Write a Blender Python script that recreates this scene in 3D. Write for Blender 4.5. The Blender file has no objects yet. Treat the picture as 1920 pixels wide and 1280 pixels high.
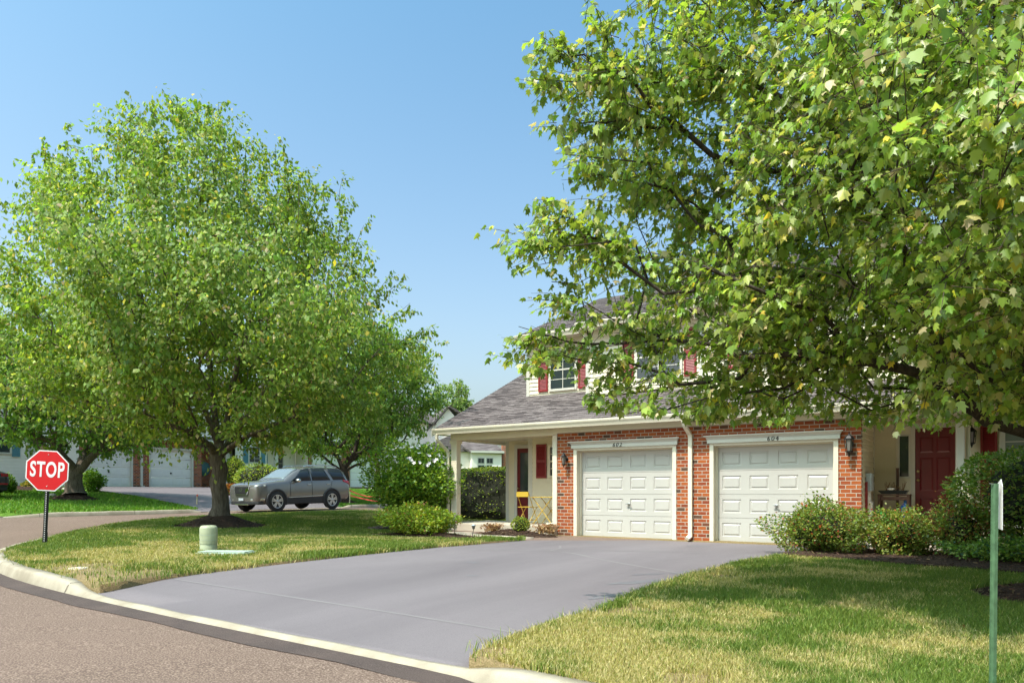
import bpy, bmesh, math, random
import numpy as np
from mathutils import Vector, Matrix

R = math.radians
random.seed(7)
SC = bpy.context.scene
COL = SC.collection

# ------------------------------------------------------------------ camera, sky, sun, exposure
# World frame: x runs along the garage front (to the right), y runs into the house, z up.
CAM = (8.82, -15.24, 1.30)
YAW = R(33.66)
FPX = 1350.0          # focal length in pixels of the 1920 px wide photo
HOR = 922.0           # horizon row
cam_d = bpy.data.cameras.new('camera')
cam = bpy.data.objects.new('camera', cam_d)
COL.objects.link(cam)
cam.location = CAM
cam.rotation_euler = (R(90), 0, YAW)
cam_d.sensor_width = 36.0
cam_d.lens = FPX / 1920 * 36
cam_d.shift_y = (HOR - 640) / 1920
cam_d.clip_start = 0.05
cam_d.clip_end = 3000
SC.camera = cam

SUN_DIR = Vector((-0.28, -0.96, 0)).normalized()
SUN_EL = R(60)
to_sun = Vector((SUN_DIR.x * math.cos(SUN_EL), SUN_DIR.y * math.cos(SUN_EL), math.sin(SUN_EL)))
w = bpy.data.worlds.new('World')
SC.world = w
w.use_nodes = True
nt = w.node_tree
sky = nt.nodes.new('ShaderNodeTexSky')
sky.sky_type = 'NISHITA'
sky.sun_disc = False
sky.sun_elevation = SUN_EL
sky.sun_rotation = math.atan2(SUN_DIR.x, SUN_DIR.y)
sky.air_density = 1.0
sky.dust_density = 5.5
sky.ozone_density = 1.0
bg = nt.nodes['Background']
tint = nt.nodes.new('ShaderNodeMix'); tint.data_type = 'RGBA'; tint.blend_type = 'MULTIPLY'; tint.inputs[0].default_value = 1.0
# paler towards the horizon: the hazy summer air, by height above the horizon
tcw = nt.nodes.new('ShaderNodeTexCoord'); spw = nt.nodes.new('ShaderNodeSeparateXYZ'); nt.links.new(tcw.outputs['Generated'], spw.inputs[0])
rw = nt.nodes.new('ShaderNodeMapRange'); rw.inputs[1].default_value = 0.15; rw.inputs[2].default_value = 0.58; nt.links.new(spw.outputs[2], rw.inputs['Value'])
gw = nt.nodes.new('ShaderNodeMix'); gw.data_type = 'RGBA'
gw.inputs[6].default_value = (1.02, 1.07, 0.99, 1); gw.inputs[7].default_value = (0.59, 0.94, 0.99, 1)
nt.links.new(rw.outputs[0], gw.inputs[0]); nt.links.new(gw.outputs[2], tint.inputs[7])
nt.links.new(sky.outputs['Color'], tint.inputs[6])
nt.links.new(tint.outputs[2], bg.inputs['Color'])
bg.inputs['Strength'].default_value = 0.15
sl = bpy.data.lights.new('sun', 'SUN')
sl.energy = 2.75
sl.angle = R(0.6)
sl.color = (1.0, 0.905, 0.82)
so = bpy.data.objects.new('sun', sl)
COL.objects.link(so)
so.rotation_euler = (-to_sun).to_track_quat('-Z', 'Y').to_euler()
so.location = (0, -20, 40)
SC.view_settings.view_transform = 'Standard'
SC.view_settings.look = 'None'
SC.view_settings.exposure = 1.0
SC.view_settings.gamma = 1.0

# ------------------------------------------------------------------ helpers
CY, SY = math.cos(YAW), math.sin(YAW)

def cam2w(X, Y):
    """camera ground frame (right, forward) -> world x, y"""
    return (CAM[0] + X * CY - Y * SY, CAM[1] + X * SY + Y * CY)

def w2cam(x, y):
    dx, dy = x - CAM[0], y - CAM[1]
    return (dx * CY + dy * SY, -dx * SY + dy * CY)

def U(px, yw):
    """x of the point seen in column px on the plane y = yw"""
    a = (px - 960) / FPX
    B = yw - CAM[1]
    # X = dx*CY + B*SY ; Y = -dx*SY + B*CY ; X = a*Y
    dx = (a * B * CY - B * SY) / (CY + a * SY)
    return CAM[0] + dx

def W(px, xw):
    """y of the point seen in column px on the plane x = xw"""
    a = (px - 960) / FPX
    A = xw - CAM[0]
    dy = (-a * A * SY - A * CY) / (SY - a * CY)
    return CAM[1] + dy

def Z(py, x, y):
    return CAM[2] + (HOR - py) * w2cam(x, y)[1] / FPX

def smooth(t):
    t = np.clip(t, 0, 1)
    return t * t * (3 - 2 * t)

def hash2(ix, iy, seed):
    h = (ix.astype(np.int64) * 374761393 + iy.astype(np.int64) * 668265263 + seed * 974634777) & 0xFFFFFFFF
    h = ((h ^ (h >> 13)) * 1274126177) & 0xFFFFFFFF
    h = h ^ (h >> 16)
    return (h & 0xFFFFFF) / float(0xFFFFFF)

def vnoise(x, y, seed=0):
    x = np.asarray(x, float); y = np.asarray(y, float)
    ix = np.floor(x); iy = np.floor(y)
    fx = x - ix; fy = y - iy
    fx = fx * fx * (3 - 2 * fx); fy = fy * fy * (3 - 2 * fy)
    a = hash2(ix, iy, seed); b = hash2(ix + 1, iy, seed)
    c = hash2(ix, iy + 1, seed); d = hash2(ix + 1, iy + 1, seed)
    return (a * (1 - fx) + b * fx) * (1 - fy) + (c * (1 - fx) + d * fx) * fy

def fbm(x, y, seed=0, o=3):
    s = 0; a = 0.5; t = 0
    for i in range(o):
        s = s + a * vnoise(x * 2 ** i, y * 2 ** i, seed + i * 17); t += a; a *= 0.5
    return s / t

def Gr(x, y):
    """street level"""
    x = np.asarray(x, float); y = np.asarray(y, float)
    yc = -(x - CAM[0]) * SY + (y - CAM[1]) * CY
    d = -17.6 - x
    return 0.02 * np.clip(yc - 5, 0, 26) + 0.075 * np.clip(d, 0, 12)

def Su(x, y):
    """lawn level"""
    x = np.asarray(x, float); y = np.asarray(y, float)
    base = Gr(x, y) + 0.13
    t = smooth((y + 8) / 6) * smooth((x + 9) / 4)
    return base * (1 - t) + (0.25 + 0.02 * np.clip(y, 0, 40)) * t

def Dr(x, y):
    """driveway level"""
    y = np.asarray(y, float)
    k = smooth((y + 11) / 1.6)
    return (Gr(x, y) + 0.03) * (1 - k) + (Su(x, y) - 0.03) * k

def props(o, label=None, cat=None, group=None, kind=None):
    if label: o['label'] = label
    if cat: o['category'] = cat
    if group: o['group'] = group
    if kind: o['kind'] = kind
    return o

def thing(name, label, cat, loc=(0, 0, 0), rz=0, group=None):
    o = bpy.data.objects.new(name, None)
    o.empty_display_size = 0.2
    COL.objects.link(o)
    o.location = loc
    o.rotation_euler = (0, 0, rz)
    return props(o, label, cat, group)

def origin(o):
    v = Vector((0, 0, 0))
    while o is not None:
        v += o.location; o = o.parent
    return v

def copy_tree(o, parent=None):
    c = o.copy(); COL.objects.link(c); c.parent = parent
    for ch in list(o.children):
        copy_tree(ch, c)
    return c

class MB:
    def __init__(s):
        s.v = []; s.f = []; s.sm = []
    def add(s, vs, fs, smooth=False):
        n = len(s.v)
        s.v.extend([tuple(p) for p in vs])
        s.f.extend([tuple(i + n for i in f) for f in fs])
        s.sm.extend([smooth] * len(fs))
        return s
    def box(s, x0, x1, y0, y1, z0, z1):
        x0, x1 = sorted((x0, x1)); y0, y1 = sorted((y0, y1)); z0, z1 = sorted((z0, z1))
        return s.add([(x0, y0, z0), (x1, y0, z0), (x1, y1, z0), (x0, y1, z0), (x0, y0, z1), (x1, y0, z1), (x1, y1, z1), (x0, y1, z1)],
                     [(0, 3, 2, 1), (4, 5, 6, 7), (0, 1, 5, 4), (1, 2, 6, 5), (2, 3, 7, 6), (3, 0, 4, 7)])
    def bar(s, p, q, w_, h_, up=(0, 0, 1)):
        """rectangular bar from p to q"""
        p = Vector(p); q = Vector(q); d = (q - p).normalized()
        up = Vector(up)
        if abs(d.dot(up)) > 0.98: up = Vector((0, 1, 0))
        a = d.cross(up).normalized(); b = a.cross(d)
        vs = []
        for c in (p, q):
            for i, j in ((-1, -1), (1, -1), (1, 1), (-1, 1)):
                vs.append(c + a * i * w_ / 2 + b * j * h_ / 2)
        return s.add(vs, [(0, 1, 2, 3), (7, 6, 5, 4), (0, 4, 5, 1), (1, 5, 6, 2), (2, 6, 7, 3), (3, 7, 4, 0)])
    def tube(s, pts, rad, n=8, cap=True, smooth=True):
        pts = [Vector(p) for p in pts]
        if not hasattr(rad, '__len__'): rad = [rad] * len(pts)
        vs = []; fs = []
        a = None
        for i, p in enumerate(pts):
            d = (pts[min(i + 1, len(pts) - 1)] - pts[max(i - 1, 0)])
            if d.length < 1e-9: d = Vector((0, 0, 1))
            d.normalize()
            if a is None:
                a = d.cross(Vector((0.31, 0.52, 0.79)))
                if a.length < 1e-3: a = d.cross(Vector((1, 0, 0)))
            else:
                a = a - d * a.dot(d)
            a.normalize(); b = d.cross(a)
            for k in range(n):
                t = 2 * math.pi * k / n
                vs.append(p + (a * math.cos(t) + b * math.sin(t)) * rad[i])
        for i in range(len(pts) - 1):
            for k in range(n):
                fs.append((i * n + k, i * n + (k + 1) % n, (i + 1) * n + (k + 1) % n, (i + 1) * n + k))
        s.add(vs, fs, smooth)
        if cap:
            m = len(pts) - 1
            s.add(vs[:n][::-1], [tuple(range(n))]); s.add(vs[m * n:], [tuple(range(n))])
        return s
    def lathe(s, prof, c=(0, 0, 0), n=24, axis='z', smooth=True, cap=True):
        vs = []; fs = []
        for r, h in prof:
            for k in range(n):
                t = 2 * math.pi * k / n
                if axis == 'z': vs.append((c[0] + r * math.cos(t), c[1] + r * math.sin(t), c[2] + h))
                elif axis == 'y': vs.append((c[0] + r * math.cos(t), c[1] + h, c[2] + r * math.sin(t)))
                else: vs.append((c[0] + h, c[1] + r * math.cos(t), c[2] + r * math.sin(t)))
        for i in range(len(prof) - 1):
            for k in range(n):
                fs.append((i * n + k, i * n + (k + 1) % n, (i + 1) * n + (k + 1) % n, (i + 1) * n + k))
        s.add(vs, fs, smooth)
        if cap:
            s.add(vs[:n][::-1], [tuple(range(n))]); s.add(vs[-n:], [tuple(range(n))])
        return s
    def prism(s, poly, fn, a, b):
        """poly: 2D outline, fn(p, h) -> 3D, extruded from h=a to h=b"""
        n = len(poly)
        vs = [fn(p, a) for p in poly] + [fn(p, b) for p in poly]
        fs = [tuple(range(n))[::-1], tuple(range(n, 2 * n))]
        for k in range(n):
            fs.append((k, (k + 1) % n, n + (k + 1) % n, n + k))
        return s.add(vs, fs)
    def build(s, name, mat, parent=None, bevel=0, world=True, fix=True, segs=2):
        off = origin(parent) if (parent is not None and world) else Vector((0, 0, 0))
        me = bpy.data.meshes.new(name)
        me.from_pydata([(p[0] - off.x, p[1] - off.y, p[2] - off.z) for p in s.v], [], s.f)
        me.polygons.foreach_set('use_smooth', s.sm)
        me.update()
        if fix:
            bm = bmesh.new(); bm.from_mesh(me)
            bmesh.ops.recalc_face_normals(bm, faces=bm.faces)
            bm.to_mesh(me); bm.free()
        o = bpy.data.objects.new(name, me)
        COL.objects.link(o)
        if parent is not None: o.parent = parent
        if mat is not None: me.materials.append(mat)
        if bevel:
            m = o.modifiers.new('bevel', 'BEVEL'); m.width = bevel; m.segments = segs; m.limit_method = 'ANGLE'; m.angle_limit = R(40)
            m.harden_normals = False
        return o

def np_mesh(name, verts, nper, polys, mat, cols=None, parent=None, sm=False):
    """verts (N*nper,3); polys: list of index tuples inside one element"""
    N = len(verts) // nper
    me = bpy.data.meshes.new(name)
    off = origin(parent) if parent is not None else Vector((0, 0, 0))
    verts = verts - np.array([off.x, off.y, off.z])
    me.vertices.add(len(verts))
    me.vertices.foreach_set('co', verts.astype(np.float32).ravel())
    loops = np.concatenate([np.array(p) for p in polys])
    cnt = np.array([len(p) for p in polys])
    base = np.arange(N) * nper
    L = (base[:, None] + loops[None, :]).ravel()
    tot = np.tile(cnt, N)
    st = np.concatenate([[0], np.cumsum(tot)[:-1]])
    me.loops.add(len(L)); me.loops.foreach_set('vertex_index', L.astype(np.int32))
    me.polygons.add(len(tot)); me.polygons.foreach_set('loop_start', st.astype(np.int32))
    me.polygons.foreach_set('loop_total', tot.astype(np.int32))
    if sm: me.polygons.foreach_set('use_smooth', np.ones(len(tot), bool))
    me.update(calc_edges=True)
    if cols is not None:
        ca = me.attributes.new('Col', 'FLOAT_COLOR', 'POINT')
        c = np.ones((len(verts), 4), np.float32); c[:, :3] = np.repeat(cols, nper, axis=0) if len(cols) == N else cols
        ca.data.foreach_set('color', c.ravel())
    me.materials.append(mat)
    o = bpy.data.objects.new(name, me); COL.objects.link(o)
    if parent is not None: o.parent = parent
    return o

def text_mesh(name, s, size, mat, parent, M, depth=0.004, offset=0.0, shear=0.0, sx=1.0, spacing=1.0):
    cu = bpy.data.curves.new('lettering', 'FONT')
    cu.body = s; cu.size = size; cu.extrude = depth / 2; cu.align_x = 'CENTER'; cu.align_y = 'CENTER'
    cu.offset = offset; cu.shear = shear; cu.space_character = spacing
    t = bpy.data.objects.new('lettering', cu); COL.objects.link(t)
    bpy.context.view_layer.update()
    me = bpy.data.meshes.new_from_object(t.evaluated_get(bpy.context.evaluated_depsgraph_get()))
    bpy.data.objects.remove(t); bpy.data.curves.remove(cu)
    me.transform(M @ Matrix.Diagonal((sx, 1, 1, 1)))
    me.materials.clear(); me.materials.append(mat)
    o = bpy.data.objects.new(name, me); COL.objects.link(o); o.parent = parent
    return o

# ------------------------------------------------------------------ materials
def nodes(name):
    m = bpy.data.materials.new(name); m.use_nodes = True
    n = m.node_tree.nodes; l = m.node_tree.links
    return m, n, l, n['Principled BSDF']

def mat_plain(name, col, rough=0.5, metal=0.0, spec=0.5, var=0.0, vscale=8.0, bump=0.0, bscale=40.0, coat=0.0):
    m, n, l, b = nodes(name)
    b.inputs['Base Color'].default_value = (*col, 1); b.inputs['Roughness'].default_value = rough
    b.inputs['Metallic'].default_value = metal; b.inputs['Specular IOR Level'].default_value = spec
    if coat: b.inputs['Coat Weight'].default_value = coat; b.inputs['Coat Roughness'].default_value = 0.03
    tc = n.new('ShaderNodeTexCoord')
    if var:
        t = n.new('ShaderNodeTexNoise'); t.inputs['Scale'].default_value = vscale; t.inputs['Detail'].default_value = 5
        l.new(tc.outputs['Object'], t.inputs['Vector'])
        r = n.new('ShaderNodeMapRange'); r.inputs[1].default_value = 0.3; r.inputs[2].default_value = 0.7
        r.inputs[3].default_value = 1 - var; r.inputs[4].default_value = 1 + var * 0.6
        l.new(t.outputs['Fac'], r.inputs['Value'])
        mx = n.new('ShaderNodeMix'); mx.data_type = 'RGBA'; mx.blend_type = 'MULTIPLY'; mx.inputs[0].default_value = 1
        mx.inputs[6].default_value = (*col, 1); l.new(r.outputs[0], mx.inputs[7]); l.new(mx.outputs[2], b.inputs['Base Color'])
    if bump:
        t2 = n.new('ShaderNodeTexNoise'); t2.inputs['Scale'].default_value = bscale; t2.inputs['Detail'].default_value = 4
        l.new(tc.outputs['Object'], t2.inputs['Vector'])
        bp = n.new('ShaderNodeBump'); bp.inputs['Strength'].default_value = bump; bp.inputs['Distance'].default_value = 0.01
        l.new(t2.outputs['Fac'], bp.inputs['Height']); l.new(bp.outputs['Normal'], b.inputs['Normal'])
    return m

def ramp(n, stops):
    r = n.new('ShaderNodeValToRGB')
    e = r.color_ramp.elements
    while len(e) > len(stops): e.remove(e[-1])
    while len(e) < len(stops): e.new(0.5)
    for i, (p, c) in enumerate(stops):
        e[i].position = p; e[i].color = (*c, 1)
    return r

def mat_brick(name, bw=0.19, rh=0.08, big=1.0):
    m, n, l, b = nodes(name)
    g = n.new('ShaderNodeNewGeometry'); sp = n.new('ShaderNodeSeparateXYZ'); l.new(g.outputs['Position'], sp.inputs[0])
    ad = n.new('ShaderNodeMath'); ad.operation = 'ADD'; l.new(sp.outputs[0], ad.inputs[0]); l.new(sp.outputs[1], ad.inputs[1])
    cb = n.new('ShaderNodeCombineXYZ'); l.new(ad.outputs[0], cb.inputs[0]); l.new(sp.outputs[2], cb.inputs[1])
    t = n.new('ShaderNodeTexBrick'); l.new(cb.outputs[0], t.inputs['Vector'])
    t.inputs['Scale'].default_value = 1; t.inputs['Brick Width'].default_value = bw; t.inputs['Row Height'].default_value = rh
    t.inputs['Mortar Size'].default_value = 0.0075; t.inputs['Mortar Smooth'].default_value = 0.15
    t.inputs['Color1'].default_value = (0, 0, 0, 1); t.inputs['Color2'].default_value = (1, 1, 1, 1); t.inputs['Mortar'].default_value = (0.5, 0.5, 0.5, 1)
    r = ramp(n, [(0.0, (0.09, 0.05, 0.035)), (0.1, (0.12, 0.06, 0.035)), (0.14, (0.25, 0.052, 0.022)), (0.5, (0.34, 0.078, 0.024)), (0.8, (0.40, 0.105, 0.028)), (1.0, (0.29, 0.065, 0.027))])
    l.new(t.outputs['Color'], r.inputs[0])
    ns = n.new('ShaderNodeTexNoise'); ns.inputs['Scale'].default_value = 60; ns.inputs['Detail'].default_value = 4; l.new(g.outputs['Position'], ns.inputs['Vector'])
    mr = n.new('ShaderNodeMapRange'); mr.inputs[3].default_value = 0.7; mr.inputs[4].default_value = 1.25; l.new(ns.outputs['Fac'], mr.inputs['Value'])
    mx = n.new('ShaderNodeMix'); mx.data_type = 'RGBA'; mx.blend_type = 'MULTIPLY'; mx.inputs[0].default_value = 1
    l.new(r.outputs[0], mx.inputs[6]); l.new(mr.outputs[0], mx.inputs[7])
    m2 = n.new('ShaderNodeMix'); m2.data_type = 'RGBA'; l.new(t.outputs['Fac'], m2.inputs[0]); l.new(mx.outputs[2], m2.inputs[6]); m2.inputs[7].default_value = (0.46, 0.385, 0.31, 1)
    l.new(m2.outputs[2], b.inputs['Base Color']); b.inputs['Roughness'].default_value = 0.85; b.inputs['Specular IOR Level'].default_value = 0.2
    inv = n.new('ShaderNodeMath'); inv.operation = 'MULTIPLY_ADD'; inv.inputs[1].default_value = -1; inv.inputs[2].default_value = 1; l.new(t.outputs['Fac'], inv.inputs[0])
    hb = n.new('ShaderNodeMath'); hb.operation = 'MULTIPLY_ADD'; hb.inputs[1].default_value = 0.25; l.new(ns.outputs['Fac'], hb.inputs[0]); l.new(inv.outputs[0], hb.inputs[2])
    bp = n.new('ShaderNodeBump'); bp.inputs['Strength'].default_value = 0.8; bp.inputs['Distance'].default_value = 0.008; l.new(hb.outputs[0], bp.inputs['Height']); l.new(bp.outputs['Normal'], b.inputs['Normal'])
    return m

def mat_shingle(name, axis='x'):
    m, n, l, b = nodes(name)
    g = n.new('ShaderNodeNewGeometry'); sp = n.new('ShaderNodeSeparateXYZ'); l.new(g.outputs['Position'], sp.inputs[0])
    cb = n.new('ShaderNodeCombineXYZ')
    l.new(sp.outputs[0 if axis == 'x' else 1], cb.inputs[0])
    sl_ = n.new('ShaderNodeMath'); sl_.operation = 'MULTIPLY'; sl_.inputs[1].default_value = 2.35; l.new(sp.outputs[2], sl_.inputs[0]); l.new(sl_.outputs[0], cb.inputs[1])
    t = n.new('ShaderNodeTexBrick'); l.new(cb.outputs[0], t.inputs['Vector'])
    t.inputs['Scale'].default_value = 1; t.inputs['Brick Width'].default_value = 0.27; t.inputs['Row Height'].default_value = 0.0715
    t.offset = 0.37
    t.inputs['Mortar Size'].default_value = 0.006; t.inputs['Mortar Smooth'].default_value = 0.4
    t.inputs['Color1'].default_value = (0, 0, 0, 1); t.inputs['Color2'].default_value = (1, 1, 1, 1); t.inputs['Mortar'].default_value = (0.1, 0.1, 0.1, 1)
    r = ramp(n, [(0.0, (0.065, 0.052, 0.051)), (0.45, (0.135, 0.110, 0.108)), (1.0, (0.225, 0.187, 0.180))])
    l.new(t.outputs['Color'], r.inputs[0])
    ns = n.new('ShaderNodeTexNoise'); ns.inputs['Scale'].default_value = 90; ns.inputs['Detail'].default_value = 3; l.new(g.outputs['Position'], ns.inputs['Vector'])
    mr = n.new('ShaderNodeMapRange'); mr.inputs[3].default_value = 0.55; mr.inputs[4].default_value = 1.4; l.new(ns.outputs['Fac'], mr.inputs['Value'])
    mx = n.new('ShaderNodeMix'); mx.data_type = 'RGBA'; mx.blend_type = 'MULTIPLY'; mx.inputs[0].default_value = 1
    l.new(r.outputs[0], mx.inputs[6]); l.new(mr.outputs[0], mx.inputs[7]); l.new(mx.outputs[2], b.inputs['Base Color'])
    b.inputs['Roughness'].default_value = 0.95; b.inputs['Specular IOR Level'].default_value = 0.15
    bp = n.new('ShaderNodeBump'); bp.inputs['Strength'].default_value = 0.7; bp.inputs['Distance'].default_value = 0.006; l.new(ns.outputs['Fac'], bp.inputs['Height']); l.new(bp.outputs['Normal'], b.inputs['Normal'])
    return m

def mat_ground(name, c1, c2, c3, speck=180, patch=0.6, rough=0.95, bump=0.5, bdist=0.006, fine=0.5, streak=None):
    """speckled mineral / soil surface: c1<->c2 in broad patches, speckled with c3"""
    m, n, l, b = nodes(name)
    g = n.new('ShaderNodeNewGeometry')
    n1 = n.new('ShaderNodeTexNoise'); n1.inputs['Scale'].default_value = patch; n1.inputs['Detail'].default_value = 6; n1.inputs['Roughness'].default_value = 0.6
    n2 = n.new('ShaderNodeTexNoise'); n2.inputs['Scale'].default_value = speck; n2.inputs['Detail'].default_value = 2
    for t in (n1, n2): l.new(g.outputs['Position'], t.inputs['Vector'])
    if streak:
        mp = n.new('ShaderNodeMapping'); mp.inputs['Scale'].default_value = streak; l.new(g.outputs['Position'], mp.inputs['Vector']); l.new(mp.outputs[0], n1.inputs['Vector']); n1.inputs['Distortion'].default_value = .6
    r1 = ramp(n, [(0.35, c1), (0.65, c2)]); l.new(n1.outputs['Fac'], r1.inputs[0])
    r2 = ramp(n, [(0.47, (0, 0, 0)), (0.66, (1, 1, 1))]); l.new(n2.outputs['Fac'], r2.inputs[0])
    fa = n.new('ShaderNodeMath'); fa.operation = 'MULTIPLY'; fa.inputs[1].default_value = fine; l.new(r2.outputs[0], fa.inputs[0])
    mx = n.new('ShaderNodeMix'); mx.data_type = 'RGBA'; l.new(fa.outputs[0], mx.inputs[0]); l.new(r1.outputs[0], mx.inputs[6]); mx.inputs[7].default_value = (*c3, 1)
    l.new(mx.outputs[2], b.inputs['Base Color']); b.inputs['Roughness'].default_value = rough; b.inputs['Specular IOR Level'].default_value = 0.25
    bp = n.new('ShaderNodeBump'); bp.inputs['Strength'].default_value = bump; bp.inputs['Distance'].default_value = bdist; l.new(n2.outputs['Fac'], bp.inputs['Height']); l.new(bp.outputs['Normal'], b.inputs['Normal'])
    return m

def mat_leaf(name, trans=0.4, rough=0.45, back=0.35, pale=(0.26, 0.32, 0.16)):
    m, n, l, b = nodes(name)
    at = n.new('ShaderNodeAttribute'); at.attribute_name = 'Col'
    g = n.new('ShaderNodeNewGeometry')
    fb = n.new('ShaderNodeMath'); fb.operation = 'MULTIPLY'; fb.inputs[1].default_value = back; l.new(g.outputs['Backfacing'], fb.inputs[0])
    mx = n.new('ShaderNodeMix'); mx.data_type = 'RGBA'; l.new(fb.outputs[0], mx.inputs[0]); l.new(at.outputs['Color'], mx.inputs[6]); mx.inputs[7].default_value = (*pale, 1)
    l.new(mx.outputs[2], b.inputs['Base Color']); b.inputs['Roughness'].default_value = rough; b.inputs['Specular IOR Level'].default_value = 0.4
    tr = n.new('ShaderNodeBsdfTranslucent')
    tm = n.new('ShaderNodeMix'); tm.data_type = 'RGBA'; tm.blend_type = 'MULTIPLY'; tm.inputs[0].default_value = 1; l.new(at.outputs['Color'], tm.inputs[6]); tm.inputs[7].default_value = (1.9, 1.9, 0.9, 1)
    l.new(tm.outputs[2], tr.inputs['Color'])
    ms = n.new('ShaderNodeMixShader'); ms.inputs[0].default_value = trans
    l.new(b.outputs[0], ms.inputs[1]); l.new(tr.outputs[0], ms.inputs[2]); l.new(ms.outputs[0], n['Material Output'].inputs['Surface'])
    return m

def mat_attr(name, rough=0.8, trans=0.0):
    return mat_leaf(name, trans, rough, 0.0)

def mat_bark(name, c1, c2):
    m, n, l, b = nodes(name)
    tc = n.new('ShaderNodeTexCoord'); mp = n.new('ShaderNodeMapping'); mp.inputs['Scale'].default_value = (14, 14, 2.2)
    l.new(tc.outputs['Object'], mp.inputs['Vector'])
    t = n.new('ShaderNodeTexNoise'); t.inputs['Scale'].default_value = 1.6; t.inputs['Detail'].default_value = 7; t.inputs['Roughness'].default_value = 0.65; l.new(mp.outputs[0], t.inputs['Vector'])
    r = ramp(n, [(0.35, c1), (0.68, c2)]); l.new(t.outputs['Fac'], r.inputs[0]); l.new(r.outputs[0], b.inputs['Base Color'])
    b.inputs['Roughness'].default_value = 0.95; b.inputs['Specular IOR Level'].default_value = 0.15
    bp = n.new('ShaderNodeBump'); bp.inputs['Strength'].default_value = 0.9; bp.inputs['Distance'].default_value = 0.03; l.new(t.outputs['Fac'], bp.inputs['Height']); l.new(bp.outputs['Normal'], b.inputs['Normal'])
    return m

def mat_glass(name, col=(0.03, 0.04, 0.045), rough=0.04):
    m = mat_plain(name, col, rough, 0, 0.8)
    return m

M_ = {}
M_['brick'] = mat_brick('brick')
M_['shingle'] = mat_shingle('shingle')
M_['shingle_side'] = mat_shingle('shingle_side', 'y')
M_['siding'] = mat_plain('cream_siding', (0.76, 0.67, 0.50), 0.45, var=0.05, vscale=3, bump=0.05, bscale=90)
M_['trim'] = mat_plain('cream_trim', (0.74, 0.66, 0.52), 0.4, var=0.05, vscale=2)
M_['white_siding'] = mat_plain('white_siding', (0.88, 0.78, 0.70), 0.45, var=0.04, vscale=2)
M_['white'] = mat_plain('white_paint', (0.60, 0.56, 0.49), 0.35, var=0.04, vscale=3)
M_['garage'] = mat_plain('garage_door_paint', (0.50, 0.475, 0.435), 0.35, var=0.035, vscale=1.5, bump=0.03, bscale=150)
M_['garage_far'] = mat_plain('far_garage_paint', (0.84, 0.79, 0.74), 0.4, var=0.03)
M_['red_door'] = mat_plain('dark_red_paint', (0.14, 0.008, 0.014), 0.3, var=0.1, vscale=3)
M_['shutter'] = mat_plain('maroon_shutter', (0.24, 0.018, 0.020), 0.45, var=0.1)
M_['teal'] = mat_plain('teal_shutter', (0.10, 0.24, 0.28), 0.5, var=0.1)
M_['glass'] = mat_glass('window_glass')
M_['pale_glass'] = mat_glass('curtained_glass', (0.22, 0.25, 0.22), 0.1)
M_['black'] = mat_plain('black_metal', (0.012, 0.012, 0.013), 0.4, 0.3)
M_['lamp_glass'] = mat_plain('lantern_glass', (0.16, 0.15, 0.13), 0.1, 0, 0.8)
M_['steel'] = mat_plain('steel', (0.45, 0.45, 0.44), 0.3, 0.9)
M_['brass'] = mat_plain('brass', (0.55, 0.42, 0.2), 0.3, 0.9)
M_['concrete'] = mat_ground('concrete', (0.29, 0.24, 0.175), (0.42, 0.36, 0.275), (0.25, 0.205, 0.16), 140, 2.6, 0.9, 0.3, 0.004, 0.35)
M_['slab'] = mat_ground('porch_concrete', (0.50, 0.42, 0.33), (0.58, 0.50, 0.40), (0.42, 0.35, 0.28), 160, 1.5, 0.9, 0.2, 0.003, 0.3)
M_['road'] = mat_ground('road_asphalt', (0.116, 0.076, 0.058), (0.144, 0.094, 0.073), (0.33, 0.235, 0.185), 75, 0.35, 0.95, 1.0, 0.008, 0.85)
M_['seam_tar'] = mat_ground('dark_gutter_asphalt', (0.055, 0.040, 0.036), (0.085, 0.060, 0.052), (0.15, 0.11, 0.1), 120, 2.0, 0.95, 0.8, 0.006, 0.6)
M_['drive'] = mat_ground('driveway_sealcoat', (0.143, 0.121, 0.128), (0.195, 0.166, 0.174), (0.100, 0.085, 0.090), 170, 0.5, 0.85, 0.5, 0.004, 0.6, streak=(.9, .22, 1))
M_['crack'] = mat_ground('driveway_seam', (0.205, 0.182, 0.184), (0.19, 0.168, 0.170), (0.23, 0.205, 0.207), 200, 3, 0.9, 0.2, 0.003, 0.4)
M_['mulch'] = mat_ground('mulch', (0.030, 0.017, 0.012), (0.062, 0.034, 0.023), (0.12, 0.068, 0.045), 45, 2.5, 1.0, 1.0, 0.04, 0.5)
M_['soil'] = mat_ground('lawn_soil', (0.15, 0.12, 0.045), (0.24, 0.165, 0.085), (0.34, 0.24, 0.13), 60, 0.8, 1.0, 0.8, 0.02, 0.5)
M_['soil_far'] = mat_ground('far_lawn_turf', (0.07, 0.16, 0.014), (0.11, 0.21, 0.022), (0.14, 0.21, 0.04), 20, 0.5, 1.0, 0.8, 0.03, 0.5)
M_['bark'] = mat_bark('bark', (0.075, 0.058, 0.042), (0.20, 0.165, 0.125))
M_['dark_bark'] = mat_bark('dark_bark', (0.035, 0.027, 0.022), (0.10, 0.08, 0.065))
M_['leaf'] = mat_leaf('maple_leaf', 0.40, 0.36, 0.45, (0.34, 0.40, 0.22))
M_['far_leaf'] = mat_leaf('distant_maple_leaf', 0.40, 0.55, 0.25, (0.26, 0.33, 0.14))
M_['shrub_leaf'] = mat_leaf('shrub_leaf', 0.3, 0.45, 0.2)
M_['petal'] = mat_attr('petal', 0.7, 0.25)
M_['blade'] = mat_leaf('grass_blade', 0.25, 0.6, 0.0)
M_['dry'] = mat_attr('dry_plant', 0.9, 0.1)
M_['stop_red'] = mat_plain('sign_red', (0.62, 0.004, 0.008), 0.35, var=0.04)
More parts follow.
